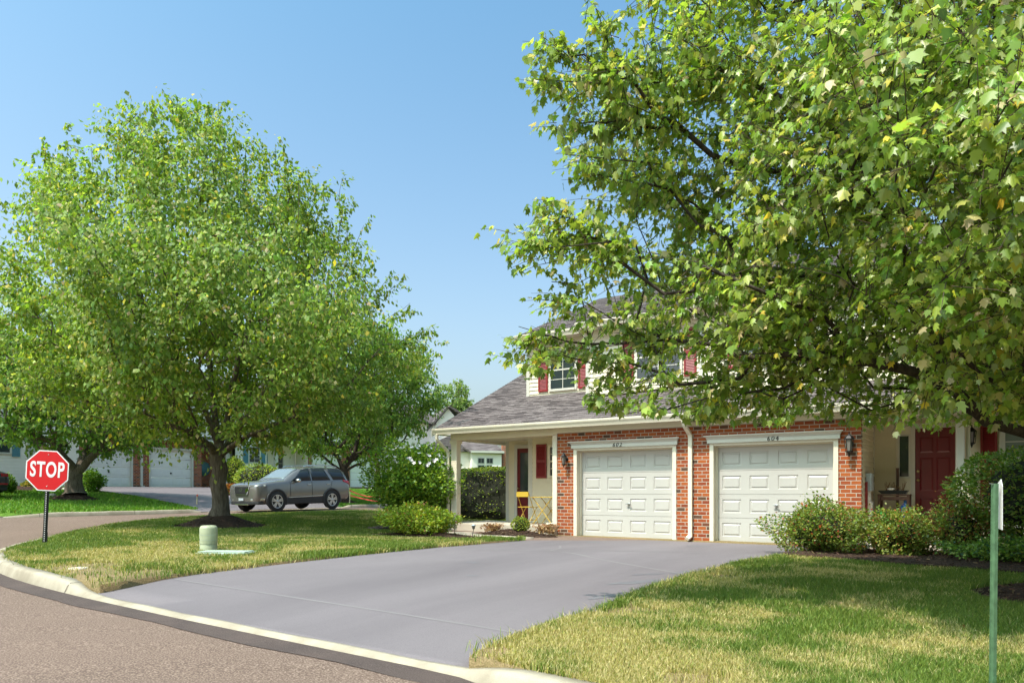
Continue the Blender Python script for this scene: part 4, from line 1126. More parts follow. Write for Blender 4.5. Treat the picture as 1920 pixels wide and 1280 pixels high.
def grow(root, trunk_top, clusters, r_trunk, limbs, bf=.35, seg=.35, wob=.05, seed=1, rmin=.004):
    """balanced spanning tree from the trunk to the clusters; returns nodes, parents, radii, index of cluster nodes"""
    rng = np.random.default_rng(seed)
    nodes = []; par = []; plen = []
    def addpath(i, q, n=None, sag=0):
        p = nodes[i]; d = np.linalg.norm(q - p); m = n or max(1, int(d / seg)); j = i
        for k in range(1, m + 1):
            t = k / m
            pt = p + (q - p) * t
            if k < m: pt = pt + rng.normal(0, wob * min(1, d), 3) * .6 + np.array([0, 0, -sag * 4 * t * (1 - t) * d])
            nodes.append(pt); par.append(j); plen.append(plen[j] + d / m); j = len(nodes) - 1
        return j
    nodes.append(np.array(root, float)); par.append(-1); plen.append(0.)
    top = addpath(0, np.array(trunk_top, float), 6)
    trunk_n = len(nodes)
    for L in limbs:                       # (start fraction along the trunk, list of points)
        j = max(1, int(round(L[0] * (trunk_n - 1))))
        for q in L[1]:
            j = addpath(j, np.array(q, float), None, -.02)
    first = 3
    cl = np.array(clusters)
    order = np.argsort(np.linalg.norm(cl - np.array(trunk_top), axis=1) + rng.random(len(cl)) * .5)
    cap = len(nodes) + len(cl) * 12
    A = np.zeros((cap, 3)); PL = np.zeros(cap)
    A[:len(nodes)] = nodes; PL[:len(nodes)] = plen
    tips = [0] * len(cl)
    for ci in order:
        q = cl[ci]; n = len(nodes)
        d = np.linalg.norm(A[first:n] - q, axis=1)
        up = np.maximum(0, A[first:n, 2] - q[2])          # branches rather rise than fall
        j = first + int(np.argmin(d + bf * PL[first:n] + .5 * up))
        n0 = len(nodes)
        tips[ci] = addpath(j, q, None, .03)
        while len(nodes) > cap - 30:
            A = np.vstack([A, np.zeros((cap, 3))]); PL = np.concatenate([PL, np.zeros(cap)]); cap *= 2
        A[n0:len(nodes)] = nodes[n0:]; PL[n0:len(nodes)] = plen[n0:]
    N = len(nodes); cnt = np.zeros(N); cnt[tips] = 1
    for i in range(N - 1, 0, -1): cnt[par[i]] += cnt[i]
    rad = np.maximum(rmin, r_trunk * (np.maximum(cnt, 1) / cnt[0]) ** .5)
    return np.array(nodes), par, rad, tips

def limb_mesh(nodes, par, rad, mat, parent, name='trunk', cut=0.0, flare=0.0):
    mb = MB()
    kids = {}
    for i, p in enumerate(par): kids.setdefault(p, []).append(i)
    # follow chains along the thickest child
    stack = [0]; 
    starts = [(0, None)]
    while starts:
        i, pr = starts.pop()
        chain = [pr] if pr is not None else []
        while True:
            chain.append(i)
            ch = kids.get(i, [])
            if not ch: break
            ch = sorted(ch, key=lambda k: -rad[k])
            for k in ch[1:]: starts.append((k, i))
            i = ch[0]
        rr = [rad[k] for k in chain]
        if pr is not None: rr[0] = min(rad[pr], rr[1] * 1.25)
        if max(rr) < cut: continue
        n = 12 if max(rr) > .12 else (7 if max(rr) > .03 else (5 if max(rr) > .012 else 3))
        if pr is None and flare:
            z0 = nodes[chain[0]][2]
            rr = [r_ * (1 + flare * math.exp(-(nodes[k][2] - z0) / .16)) for r_, k in zip(rr, chain)]
        if len(chain) > 1: mb.tube([nodes[k] for k in chain], rr, n, cap=False)
    return mb.build(name, mat, parent, fix=False)

def crown_points(n, base, prof, seed, shell=1.6, lump=.28, ls=1.1, depth=1.0, dleft=1.0):
    """points in a crown. prof: rows (z, left, right) of half widths seen from the camera, base (x,y)"""
    rng = np.random.default_rng(seed)
    P = np.array(prof); z0, z1 = P[0, 0], P[-1, 0]
    out = np.zeros((0, 3))
    rmax = P[:, 1:].max() * 1.35
    while len(out) < n:
        m = n * 4
        z = z0 + (z1 - z0) * rng.random(m)
        a = (rng.random(m) * 2 - 1) * rmax; b = (rng.random(m) * 2 - 1) * rmax
        L = np.interp(z, P[:, 0], P[:, 1]); Rr = np.interp(z, P[:, 0], P[:, 2])
        ra = np.where(a < 0, L, Rr); rb = (L + Rr) / 2 * depth * np.where((a < 0) & (b > 0), dleft, 1)
        rho = np.sqrt((a / np.maximum(ra, .01)) ** 2 + (b / np.maximum(rb, .01)) ** 2)
        th = np.arctan2(b / np.maximum(rb, .01), a / np.maximum(ra, .01))
        lim = 1 + lump * (fbm(th * 1.9 * ls + 7, z * .75 * ls, seed) * 2 - 1.38)
        keep = (rho < lim) & (rng.random(m) < (.10 + .90 * np.clip(rho / lim, 0, 1) ** shell))
        # holes: thin out by a 3D-ish noise
        hole = vnoise(a * .9 + z * .31, b * .9 - z * .55, seed + 5) * .6 + vnoise(a * 1.3 + 5, z * 1.3, seed + 9) * .4
        keep &= rng.random(m) < np.clip((hole - .26) * 3.4, .03, 1)
        q = np.stack([base[0] + a * CY - b * SY, base[1] + a * SY + b * CY, z], 1)[keep]
        out = np.vstack([out, q])
    return out[:n]

def foliage(tips, dirs, centre, per, size, spread, shape, polys, mat, parent, pal, seed, droop=.9, name='crown', tlen=.45, keep=None, ntw=4, twigs=False):
    """every branch tip carries ntw twiglets; the leaves hang in rows from the twiglets"""
    rng = np.random.default_rng(seed)
    nt = len(tips) * ntw
    T = np.repeat(tips, ntw, 0); D = np.repeat(dirs, ntw, 0)
    rad = unit((T - centre) * np.array([1, 1, .5]))
    td = unit(D * .75 + rad * .45 + rng.normal(0, .62, (nt, 3)) + np.array([0, 0, .10]))
    base = T - D * tlen * .55 * rng.random((nt, 1)) + rng.normal(0, spread * .25, (nt, 3))
    tl = tlen * (.45 + .55 * rng.random((nt, 1)))
    pl = max(1, per // ntw); n = nt * pl
    B = np.repeat(base, pl, 0); TD = np.repeat(td, pl, 0); TL = np.repeat(tl, pl, 0); RD = np.repeat(rad, pl, 0)
    t = np.tile((np.arange(pl) + .5) / pl, nt)[:, None] + rng.normal(0, .06, (n, 1))
    off = rng.normal(0, 1, (n, 3)); off = unit(off - TD * np.sum(off * TD, 1, keepdims=True))
    pos = B + TD * t * TL + np.array([0, 0, -.20]) * (t ** 2) * TL + off * (spread * .30 * (.4 + .6 * rng.random((n, 1))))
    lean = np.repeat(rng.normal(0, .35, (nt, 3)), pl, 0)
    ax = TD * .30 + off * .55 + RD * .15 + lean + np.array([0, 0, -1]) * droop * (.5 + .8 * rng.random((n, 1))) + rng.normal(0, .18, (n, 3))
    nr = RD * .5 + np.array([0, 0, .8]) + off * .35 + lean * .5 + rng.normal(0, .30, (n, 3))
    sz = size * (.55 + .7 * rng.random(n) ** 1.1)
    cols = leaf_cols(n, pal, rng)
    cols = cols * np.repeat(.80 + .40 * rng.random((nt, 1)), pl, 0)
    if keep is not None:
        k = keep(pos); pos, ax, nr, sz, cols = pos[k], ax[k], nr[k], sz[k], cols[k]
    v = leaves(pos, ax, nr, sz, shape, fold=.30, curl=.22)
    o = np_mesh(name, v, len(shape), polys, mat, cols, parent)
    if twigs:                                  # thin three sided twigs
        e = base + td * tl + np.array([0, 0, -.20]) * tl
        m = base + td * tl * .5 + np.array([0, 0, -.05]) * tl
        kk = keep(e) if keep is not None else np.ones(nt, bool)
        b0, m0, e0, d0 = base[kk], m[kk], e[kk], td[kk]
        s1 = unit(np.cross(d0, np.array([.3, .5, .8]))); s2 = np.cross(d0, s1)
        vs = []
        for p, r_ in ((b0, .0042), (m0, .0032), (e0, .0015)):
            for a_ in (0, 2.094, 4.189): vs.append(p + (s1 * math.cos(a_) + s2 * math.sin(a_)) * r_)
        V = np.stack(vs, 1).reshape(-1, 3)
        np_mesh('twigs', V, 9, [(0, 1, 4, 3), (1, 2, 5, 4), (2, 0, 3, 5), (3, 4, 7, 6), (4, 5, 8, 7), (5, 3, 6, 8)], M_['twig'], None, parent)['kind'] = 'stuff'
    return o
M_['twig'] = mat_plain('twig_bark', (.075, .05, .032), .9)

MAPLE_PAL = [(50, (.140, .225, .028), .32), (32, (.225, .305, .045), .25), (12, (.35, .40, .095), .2), (1.6, (.58, .48, .05), .2), (4, (.44, .37, .18), .2)]
NEAR_PAL = [(50, (.160, .245, .032), .38), (30, (.265, .335, .050), .25), (15, (.40, .44, .12), .2), (2.0, (.62, .51, .06), .2), (5, (.50, .43, .23), .2)]  # the pale entries put sunlit highlights into the leaf colour
DEEP_PAL = [(58, (.11, .205, .026), .3), (31, (.18, .275, .036), .25), (11, (.29, .35, .07), .2)]

def make_tree(name, label, base, z0, trunk_top, prof, ncl, per, leaf, r_trunk, seed, limbs=(), shape=DIA, polys=DIA_P, pal=MAPLE_PAL, spread=.22, tlen=.5, bark='bark', shell=1.6, lump=.28,
              group=None, cut=0.004, bf=.35, droop=.9, flare=.5, keep=None, extra=None, depth=1.0, ls=1.1, rmin=.004, dleft=1.0, ntw=4, twigs=False, clkeep=None, lmat='leaf', exf=.42):
    t = thing(name, label, 'tree', (base[0], base[1], z0), 0, group)
    cl = crown_points(ncl, base, prof, seed, shell, lump, ls, depth, dleft)
    if clkeep is not None: cl = cl[clkeep(cl)]
    nmain = len(cl)
    if extra is not None: cl = np.vstack([cl, np.array(extra)])
    nodes, par, rad, tips = grow((base[0], base[1], z0), trunk_top, cl, r_trunk, limbs, bf=bf, seed=seed, rmin=rmin)
    limb_mesh(nodes, par, rad, M_[bark], t, 'trunk', cut, flare)
    tips = np.array(tips); tp = nodes[tips]; pr = nodes[np.array(par)[tips]]
    d = unit(tp - pr + np.array([0, 0, .12]))
    c = np.array([base[0], base[1], (prof[0][0] + prof[-1][0]) / 2])
    foliage(tp[:nmain], d[:nmain], c, per, leaf, spread, shape, polys, M_[lmat], t, pal, seed + 1, droop=droop, tlen=tlen, keep=keep, ntw=ntw, twigs=twigs)
    if nmain < len(tp):                         # outer sprays: few leaves on short twigs
        foliage(tp[nmain:], d[nmain:], c, int(per * exf), leaf, spread * .6, shape, polys, M_[lmat], t, pal, seed + 2, droop=droop, tlen=tlen * .55, keep=keep, ntw=max(2, ntw // 2), twigs=twigs)
    return t

# ---- the big corner tree on the left lawn
TB = (-8.32, -3.59)
tz = float(Su(*TB)) + .22
def C3(px, py, Y): 
    q = cam2w((px - 960) / FPX * Y, Y); return (q[0], q[1], CAM[2] + (HOR - py) * Y / FPX)
def sprays(lst, Y0, n=3, step=.34, lift=0, seed=3):
    rg = random.Random(seed); out = []
    for px, py, *d in lst:
        Y = Y0 + rg.uniform(-1.2, 1.2) * (Y0 / 19)
        dx, dy = d if d else (0, 1)
        for k in range(n):
            s_ = k * step * FPX / Y
            out.append(C3(px + dx * s_ + rg.uniform(-4, 4), py + dy * s_ + lift, Y + rg.uniform(-.08, .08)))
    return out
LS = [(84, 256), (96, 275), (128, 231), (142, 250), (172, 262), (216, 262), (238, 244), (250, 262), (265, 196), (272, 222), (289, 180), (305, 206), (338, 186), (346, 206), (374, 178), (388, 190), (411, 180), (404, 214), (425, 236), (436, 270), (458, 262), (498, 262), (520, 258), (535, 285), (560, 300), (578, 318), (605, 335), (640, 322), (648, 362),
      (680, 410, -.4, 1), (690, 470, -.6, .9), (756, 512, -.8, .6), (772, 556, -.8, .5), (815, 622, -1, .2), (812, 648, -1, 0), (800, 605, -.9, .4), (735, 500, -.7, .8), (60, 330, .4, 1), (85, 335, .3, 1), (30, 440, .7, .8), (45, 425, .6, .8), (8, 470, .8, .6), (-15, 520, .9, .5)]
left_prof = [(2.75, 1.6, 1.8), (3.1, 3.6, 3.6), (3.55, 4.9, 4.6), (4.0, 5.6, 5.1), (5.3, 5.9, 5.45), (6.7, 5.75, 4.9), (7.6, 5.4, 4.3), (8.4, 4.5, 3.2), (9.2, 4.1, 2.7), (9.9, 3.5, 2.0), (10.4, 2.8, 1.3), (10.8, 1.7, .6), (11.2, .9, .2)]
make_tree('maple_tree', 'large full maple tree standing in a mulch mound on the corner lawn', TB, tz, C3(411, 838, 19.2), left_prof, 2000, 56, .118, .205, 21,
          limbs=[(.85, [C3(375, 822, 18.4), C3(330, 800, 17.6), C3(270, 775, 17.0)]), (.9, [C3(470, 815, 18.8), C3(530, 790, 18.2), C3(600, 770, 17.5)]),
                 (.8, [C3(345, 812, 20.0), C3(270, 790, 21)]), (.95, [C3(400, 760, 19.6), C3(385, 620, 19.8), C3(380, 420, 19.6), C3(370, 250, 19.6)]), (.95, [C3(430, 750, 19.3), C3(470, 600, 19.2), C3(520, 420, 19.2)]),
                 (.97, [C3(385, 770, 19.0), C3(290, 610, 18.8), C3(190, 400, 18.8)]), (.9, [C3(455, 805, 20.5), C3(540, 740, 22)])],
          spread=.30, tlen=1.0, lump=.55, ls=1.25, cut=.006, ntw=5, lmat='far_leaf', flare=.45, exf=.6, extra=sprays(LS, 19.4, 5, lift=12))

# ---- the near tree on the right: trunk just outside the frame
RB = (9.62, -5.93)
rz = float(Su(*RB)) + .15
right_prof = [(2.08, 2.4, 2.0), (2.22, 4.1, 3.4), (2.42, 4.9, 4.3), (3.0, 5.15, 4.8), (3.8, 5.2, 5.0), (4.8, 5.0, 4.8), (5.6, 4.75, 4.6), (6.4, 4.5, 4.4), (7.4, 4.2, 3.8), (8.4, 3.2, 2.8), (9.3, 1.6, 1.4)]
RS = [(1018, 70, .8, .35), (1040, 98, .9, .3), (1075, 108, 1, .3), (1006, 150, 1, .05), (1030, 165, 1, .2), (1112, 5, .35, 1), (1128, 40, .4, 1), (1052, 235, 1, -.1), (1075, 225, 1, .1), (1062, 290, 1, .1), (1085, 320, 1, .2), (1022, 370, .7, .6), (1008, 402, 1, .3),
      (962, 456, 1, -.05), (978, 470, 1, -.1), (1000, 440, 1, .1), (1220, 20, .3, 1), (1200, 60, .4, 1), (1290, 5, 0, 1)]
RL = [(1035, 528, 1, .1), (1042, 562, 1, .1), (975, 612, 1, .3), (972, 652, 1, .1), (1000, 676, 1, -.2), (1060, 640, 1, .1), (1100, 752, 1, -.3), (1180, 775, 1, -.2), (1230, 782, .8, -.5), (1290, 790, .5, -.8), (1350, 790, 0, -1), (1470, 800, 0, -1)]
RM = [(px + (py * 7) % 19 - 9, py + (px * 5) % 23 - 11) for px in range(1112, 1480, 27) for py in (612, 645, 678, 710, 738) if (px * 13 + py * 7) % 10 < 7]
def rproj(p):
    X, Y = (p[:, 0] - CAM[0]) * CY + (p[:, 1] - CAM[1]) * SY, -(p[:, 0] - CAM[0]) * SY + (p[:, 1] - CAM[1]) * CY
    return X / Y, (p[:, 2] - CAM[2]) / Y
def rkeep(p):
    # lower outline of this crown: it ends above the eave and the doors
    ang, low = rproj(p)
    lim = np.interp(ang, [0, .067, .126, .215, .289, .385, .444, .53, .62, .72, .9], [.165, .131, .116, .105, .096, .094, .103, .078, .090, .10, .09])
    return low > lim + .010 * (vnoise(p[:, 0] * 4, p[:, 1] * 4, 8) - .5)
def rclkeep(p):
    # upper left outline: an airy edge, single sprays only beyond it
    ang, low = rproj(p)
    edge = np.interp(low, [.10, .20, .25, .30, .346, .40, .461, .513, .587, .64, .683, .9], [.10, .10, .085, .065, .045, .055, .075, .09, .135, .17, .18, .22])
    return (ang > edge) & rkeep(p)
RT = C3(2010, 760, 7.6)
make_tree('maple_tree', 'near maple tree reaching into the picture from the right edge', RB, rz, RT, right_prof, 2050, 66, .080, .165, 33,
          limbs=[(.7, [C3(1925, 812, 7.4), C3(1850, 790, 7.1), C3(1780, 722, 7.0), C3(1640, 680, 6.8), C3(1500, 660, 6.6), C3(1380, 665, 6.5)]), (.75, [C3(1960, 780, 8.0), C3(1850, 700, 8.6), C3(1640, 560, 9.2), C3(1400, 430, 9.6)]),
                 (.9, [C3(1900, 640, 7.2), C3(1740, 430, 7.0), C3(1560, 240, 7.0), C3(1350, 130, 7.0)]), (1.0, [C3(2000, 500, 7.6), C3(1980, 200, 7.6), C3(1900, -300, 7.6)]), (.85, [C3(1880, 720, 6.6), C3(1700, 600, 5.6), C3(1500, 500, 5.0)]),
                 (.95, [C3(2080, 600, 8), C3(2300, 400, 8.5)]), (.9, [C3(2050, 700, 7), C3(2250, 600, 5.6)])],
          shape=MAPLE, polys=MAPLE_P, pal=NEAR_PAL, spread=.26, tlen=.70, lump=.40, ls=1.6, cut=.0035, flare=.3, bark='dark_bark', shell=1.2, depth=.82, dleft=.6, ntw=6, twigs=True, keep=rkeep, clkeep=rclkeep, extra=sprays(RS, 6.8, 7, .15) + sprays(RL, 6.8, 3, .13, seed=9) + sprays(RM, 7.0, 1, .1, seed=12))

# ---- trees across the street
def bg_tree(px, py_base, xw, yw, label, prof_px, Y, ncl, per, leaf, rt, seed, pal=MAPLE_PAL, top=None, limbs=(), bark='bark', lump=.25):
    s = Y / FPX
    prof = [(CAM[2] + (HOR - r[0]) * s, r[1] * s, r[2] * s) for r in prof_px]
    z0 = float(Gr(xw, yw)) + (.3 if xw < -17.3 else .1)
    tt = (xw, yw, CAM[2] + (HOR - top) * s)
    return make_tree('shade_tree', label, (xw, yw), z0, tt, prof, ncl, per, leaf, rt, seed, limbs=limbs, pal=pal, spread=.34, tlen=.8, lmat='far_leaf', lump=lump, cut=.012, bark=bark, group='shade trees across the street', rmin=.006)
Y2 = w2cam(-22.7, -.5)[1]
bg_tree(140, 930, -22.7, -.5, 'dark shade tree directly behind the stop sign', [(842, 40, 45), (825, 140, 140), (790, 190, 170), (740, 210, 175), (660, 200, 160), (590, 150, 120), (540, 60, 60)], Y2, 900, 28, .18, .32, 41, DEEP_PAL, top=880,
        limbs=[(.8, [C3(180, 850, Y2), C3(235, 835, Y2 - .5)]), (.8, [C3(105, 855, Y2), C3(60, 825, Y2)]), (.9, [C3(160, 850, Y2 + 1), C3(200, 815, Y2 + 2)])])
Y3 = w2cam(-18.9, 10.8)[1]
bg_tree(650, 930, -18.9, 10.8, 'round shade tree behind the rear of the grey car', [(852, 30, 40), (838, 90, 120), (800, 120, 178), (740, 125, 190), (690, 120, 178), (640, 95, 150), (600, 40, 70)], Y3, 1300, 30, .17, .22, 43, DEEP_PAL, top=875,
        limbs=[(.85, [C3(620, 868, Y3), C3(590, 845, Y3)]), (.85, [C3(690, 862, Y3), C3(720, 840, Y3)]), (.9, [C3(635, 860, Y3), C3(622, 830, Y3)]), (.95, [C3(665, 850, Y3), C3(672, 810, Y3)])], bark='dark_bark')
x4, y4 = cam2w((848 - 960) / FPX * 78, 78)
bg_tree(848, 800, x4, y4, 'distant pale tree showing above the far roof beside the porch', [(800, 25, 30), (760, 34, 40), (730, 34, 30), (708, 12, 12)], 78, 260, 20, .30, .25, 47, [(60, (.17, .24, .06), .25), (40, (.24, .30, .09), .2)], top=790)

# ------------------------------------------------------------------ shrubs and hedges
def shrub(name, label, cat, c, r, h, n, leaf, pal, seed, shape=OVAL, polys=OVAL_P, z0=None, flat=0.0, under=.0, stems=14, vase=.5, core=0.0, spikes=0.0, group=None, lump=.18, droop=.2, lowcut=-.97, mat='shrub_leaf', stem_mat='dark_bark', stem_r=.009, barelow=0.0):
    """leafy shrub: dome of leaves of half widths r=(rx,ry) and height h on stems. under: share of the height left bare below"""
    rng = np.random.default_rng(seed)
    zb = float(Su(*c)) if z0 is None else z0
    t = thing(name, label, cat, (c[0], c[1], zb), 0, group)
    # shell points
    m = n
    d = unit(rng.normal(0, 1, (m, 3))); d[:, 2] = np.where(d[:, 2] < lowcut, -d[:, 2] * .6, d[:, 2])
    if flat:                      # superellipsoid
        p = d
        nrm_d = p / np.max(np.abs(p), 1, keepdims=True) * (1 - flat * .0)
        d2 = d * (1 - flat) + nrm_d * flat
    else: d2 = d
    lim = 1 + lump * (fbm(d[:, 0] * 2.3 + d[:, 2] * 1.1 + seed, d[:, 1] * 2.3 - d[:, 2] * .9, seed, 3) * 2 - 1) * 2
    rr = lim * (rng.random(m) ** .35 if not core else 1.04 - (.13 if core > .65 else .42) * rng.random(m) ** 1.6)
    hc = h * (1 + under) / 2; hz = h * (1 - under) / 2
    sp = np.where(rng.random(m) < spikes, 1 + .35 * rng.random(m), 1) if spikes else 1
    pos = np.stack([c[0] + d2[:, 0] * rr * r[0], c[1] + d2[:, 1] * rr * r[1], zb + hc + d2[:, 2] * rr * sp * hz], 1)
    if vase:                      # narrower at the foot
        tt = np.clip((pos[:, 2] - zb) / h, 0, 1); k = (1 - vase) + vase * smooth(tt * 1.7)
        pos[:, 0] = c[0] + (pos[:, 0] - c[0]) * k; pos[:, 1] = c[1] + (pos[:, 1] - c[1]) * k
    g = pos[:, 2] > zb + .015
    if barelow: g &= (pos[:, 2] > zb + h * .84) | (rng.random(m) > barelow * (1 - .5 * (vnoise(pos[:, 0] * 3, pos[:, 2] * 3, seed) > .6)))
    pos, d = pos[g], d[g]; m = len(pos)
    outw = unit(pos - np.array([c[0], c[1], zb + hc * .8]))
    ax = outw * .8 + np.array([0, 0, .35 - droop]) + rng.normal(0, .5, (m, 3))
    nr = outw * .5 + np.array([0, 0, .8]) + rng.normal(0, .4, (m, 3))
    sz = leaf * (.6 + .7 * rng.random(m))
    cols = leaf_cols(m, pal, rng) * (.85 + .3 * fbm(pos[:, 0] * 5, pos[:, 2] * 5 + pos[:, 1] * 3, seed + 2)[:, None])
    np_mesh('foliage', leaves(pos, ax, nr, sz, shape, .25, .15), len(shape), polys, M_[mat], cols, t)
    mb = MB()
    for i in range(stems):
        q = pos[rng.integers(m)]
        a = rng.random() * 6.283; e = np.array([c[0] + math.cos(a) * r[0] * .16, c[1] + math.sin(a) * r[1] * .16, zb - .05])
        mid = e * .5 + q * .5; mid[:2] = e[:2] * .62 + q[:2] * .38; mid += rng.normal(0, .02, 3)
        mb.tube([e, mid, q], [stem_r, stem_r * .7, stem_r * .3], 5, cap=False)
    if stems: mb.build('stems', M_[stem_mat], t, fix=False)
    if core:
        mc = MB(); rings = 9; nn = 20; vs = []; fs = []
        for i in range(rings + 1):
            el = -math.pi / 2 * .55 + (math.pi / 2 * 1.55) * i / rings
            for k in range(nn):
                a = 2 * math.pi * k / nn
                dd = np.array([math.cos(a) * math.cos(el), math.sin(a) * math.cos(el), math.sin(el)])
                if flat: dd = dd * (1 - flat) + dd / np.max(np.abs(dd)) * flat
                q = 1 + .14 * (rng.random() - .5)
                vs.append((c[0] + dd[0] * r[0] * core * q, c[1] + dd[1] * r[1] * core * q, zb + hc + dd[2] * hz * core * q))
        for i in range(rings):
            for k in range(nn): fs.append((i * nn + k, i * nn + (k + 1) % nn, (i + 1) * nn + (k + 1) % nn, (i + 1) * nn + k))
        mc.add(vs, fs).build('shaded_core', M_['hedge_core'], t)  # solid core; bare twigs and the shade among them put into its dark colour
    return t
M_['hedge_core'] = mat_plain('hedge_shaded_core', (.020, .022, .010), .95, var=.4, vscale=30, bump=.8, bscale=40)

YG = [(55, (.26, .33, .025), .25), (28, (.15, .24, .02), .25), (14, (.38, .38, .04), .2), (3, (.40, .16, .06), .2)]
GR = [(55, (.10, .20, .02), .3), (33, (.17, .28, .025), .25), (12, (.27, .36, .05), .2)]
NAN = [(46, (.105, .170, .024), .4), (32, (.19, .25, .034), .35), (13, (.32, .33, .07), .25), (7, (.26, .09, .04), .3), (2.5, (.50, .09, .03), .2)]
HED = [(50, (.14, .21, .02), .3), (36, (.26, .32, .03), .25), (14, (.38, .39, .05), .2)]
BRT = [(60, (.13, .24, .02), .25), (30, (.19, .30, .03), .2), (10, (.07, .15, .02), .2)]
YW = thing
# low yellow green shrub in front of the porch post
shrub('low_shrub', 'low loose yellow green shrub in mulch left of the porch', 'shrub', (-2.45, -2.25), (1.15, .66), .74, 7500, .062, YG, 61, spikes=.06, lump=.3, stems=30, vase=.3)
# tall flowering shrub
hb = shrub('flowering_shrub', 'tall green shrub with white flowers beside the porch post', 'shrub', (-4.4, -.35), (1.22, 1.15), 2.3, 17000, .085, GR + [(45, (.26, .38, .03), .2)], 62, lump=.3, under=.10, stems=34, vase=.62, spikes=.05, stem_r=.014)
def flowers(parent, n, c, r, h, zb, size, cols, seed, zlo=.5, name='flower'):
    rng = np.random.default_rng(seed); i = 0
    vv = []; ff = []
    for i in range(n):
        a = rng.random() * 6.283; e = math.asin(zlo + (1 - zlo) * rng.random())
        d = np.array([math.cos(a) * math.cos(e), math.sin(a) * math.cos(e), math.sin(e)])
        p = np.array([c[0] + d[0] * r[0] * 1.04, c[1] + d[1] * r[1] * 1.04, zb + h * .55 + d[2] * h * .47])
        nrm = unit(d + rng.normal(0, .35, 3)); s_ = np.cross(nrm, [0.3, 0.2, .9]); s_ = unit(s_); t_ = np.cross(nrm, s_)
        k = 5; mbase = len(vv)
        pv = [p]
        for q in range(k * 2):
            aa = math.pi * q / k; rr = size * (1 if q % 2 else .55)
            pv.append(p + (s_ * math.cos(aa) + t_ * math.sin(aa)) * rr + nrm * size * (.45 if q % 2 else .3))
        vv += pv
        for q in range(k * 2): ff.append((mbase, mbase + 1 + q, mbase + 1 + (q + 1) % (k * 2)))
    o = MB().add(vv, ff).build(name, M_['flower_white'] if cols == 'w' else M_['flower_red'], parent, fix=False)
    return o
M_['flower_white'] = mat_plain('white_petals', (.80, .74, .76), .7)
M_['flower_red'] = mat_plain('red_berries', (.55, .07, .03), .6)
fl = flowers(hb, 75, (-4.4, -.35), (1.2, 1.12), 2.3, float(Su(-4.4, -.35)), .06, 'w', 5, .35, 'flowers')
fl['kind'] = 'stuff'
# hedge behind the porch
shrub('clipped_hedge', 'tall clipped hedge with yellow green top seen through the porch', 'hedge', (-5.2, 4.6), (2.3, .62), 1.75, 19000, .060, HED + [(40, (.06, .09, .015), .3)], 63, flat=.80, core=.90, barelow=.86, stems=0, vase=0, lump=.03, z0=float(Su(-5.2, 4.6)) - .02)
# small round shrub and dried plants in the porch bed
shrub('round_shrub', 'small round clipped shrub below the porch slab', 'shrub', (U(976, -.62), -.62), (.22, .2), .44, 1500, .035, YG + [(30, (.07, .10, .02), .2)], 64, core=.7, stems=10, vase=.45, under=.1, lump=.1)
def dried(label, c, r, h, seed):
    rng = np.random.default_rng(seed); zb = float(Su(*c)) + .08
    t = thing('dried_plant', label, 'plant', (c[0], c[1], zb), 0, 'dried plants in the porch bed')
    mb = MB()
    for i in range(60):
        a = rng.random() * 6.283; q = rng.random() ** .5 * r
        e = (c[0] + math.cos(a) * q * .6, c[1] + math.sin(a) * q * .6, zb); f = (c[0] + math.cos(a) * q * 1.5, c[1] + math.sin(a) * q * 1.5, zb + h * (.4 + .6 * rng.random()))
        mb.tube([e, ((e[0] + f[0]) / 2, (e[1] + f[1]) / 2, zb + h * .5), f], [.006, .005, .003], 4, cap=False)
    mb.build('stems', M_['dried'], t, fix=False)
    n = 260
    pos = np.stack([c[0] + rng.normal(0, r * .5, n), c[1] + rng.normal(0, r * .5, n), zb + h * .7 * rng.random(n)], 1)
    v = leaves(pos, rng.normal(0, 1, (n, 3)), rng.normal(0, 1, (n, 3)), .05 + .03 * rng.random(n), OVAL, .4, .4)
    np_mesh('leaves', v, 6, OVAL_P, M_['dry'], leaf_cols(n, [(60, (.30, .16, .07), .3), (40, (.42, .27, .13), .3)], rng), t)
M_['dried'] = mat_plain('dried_stalks', (.32, .18, .09), .9)
dried('dried brown plant left of the small round shrub', (U(925, -.5), -.5), .22, .22, 1)
dried('dried brown plant right of the small round shrub', (U(1025, -.42), -.42), .24, .26, 2)
# nandinas in front of the red door
shrub('nandina_shrub', 'feathery shrub overlapping the corner of the 604 garage door', 'shrub', (6.42, -2.05), (.78, .70), .82, 14000, .042, NAN, 71, spikes=.12, lump=.34, core=.62, stems=40, vase=.16, group='feathery shrubs in the right bed')
shrub('nandina_shrub', 'feathery yellow green shrub below the potting bench', 'shrub', (7.58, -2.0), (.56, .52), .70, 10000, .042, NAN + [(25, (.22, .23, .04), .2)], 72, spikes=.12, lump=.34, core=.62, stems=36, vase=.16, group='feathery shrubs in the right bed')
n3 = shrub('nandina_shrub', 'reddish feathery shrub in front of the red door', 'shrub', (8.42, -1.9), (.48, .46), .86, 7500, .042, NAN + [(14, (.26, .09, .04), .3)], 73, spikes=.18, lump=.36, core=.58, stems=40, vase=.2, group='feathery shrubs in the right bed')
fr_ = flowers(n3, 26, (8.42, -1.9), (.32, .32), .92, float(Su(8.42, -1.9)), .02, 'r', 9, .8, 'berries'); fr_['kind'] = 'stuff'
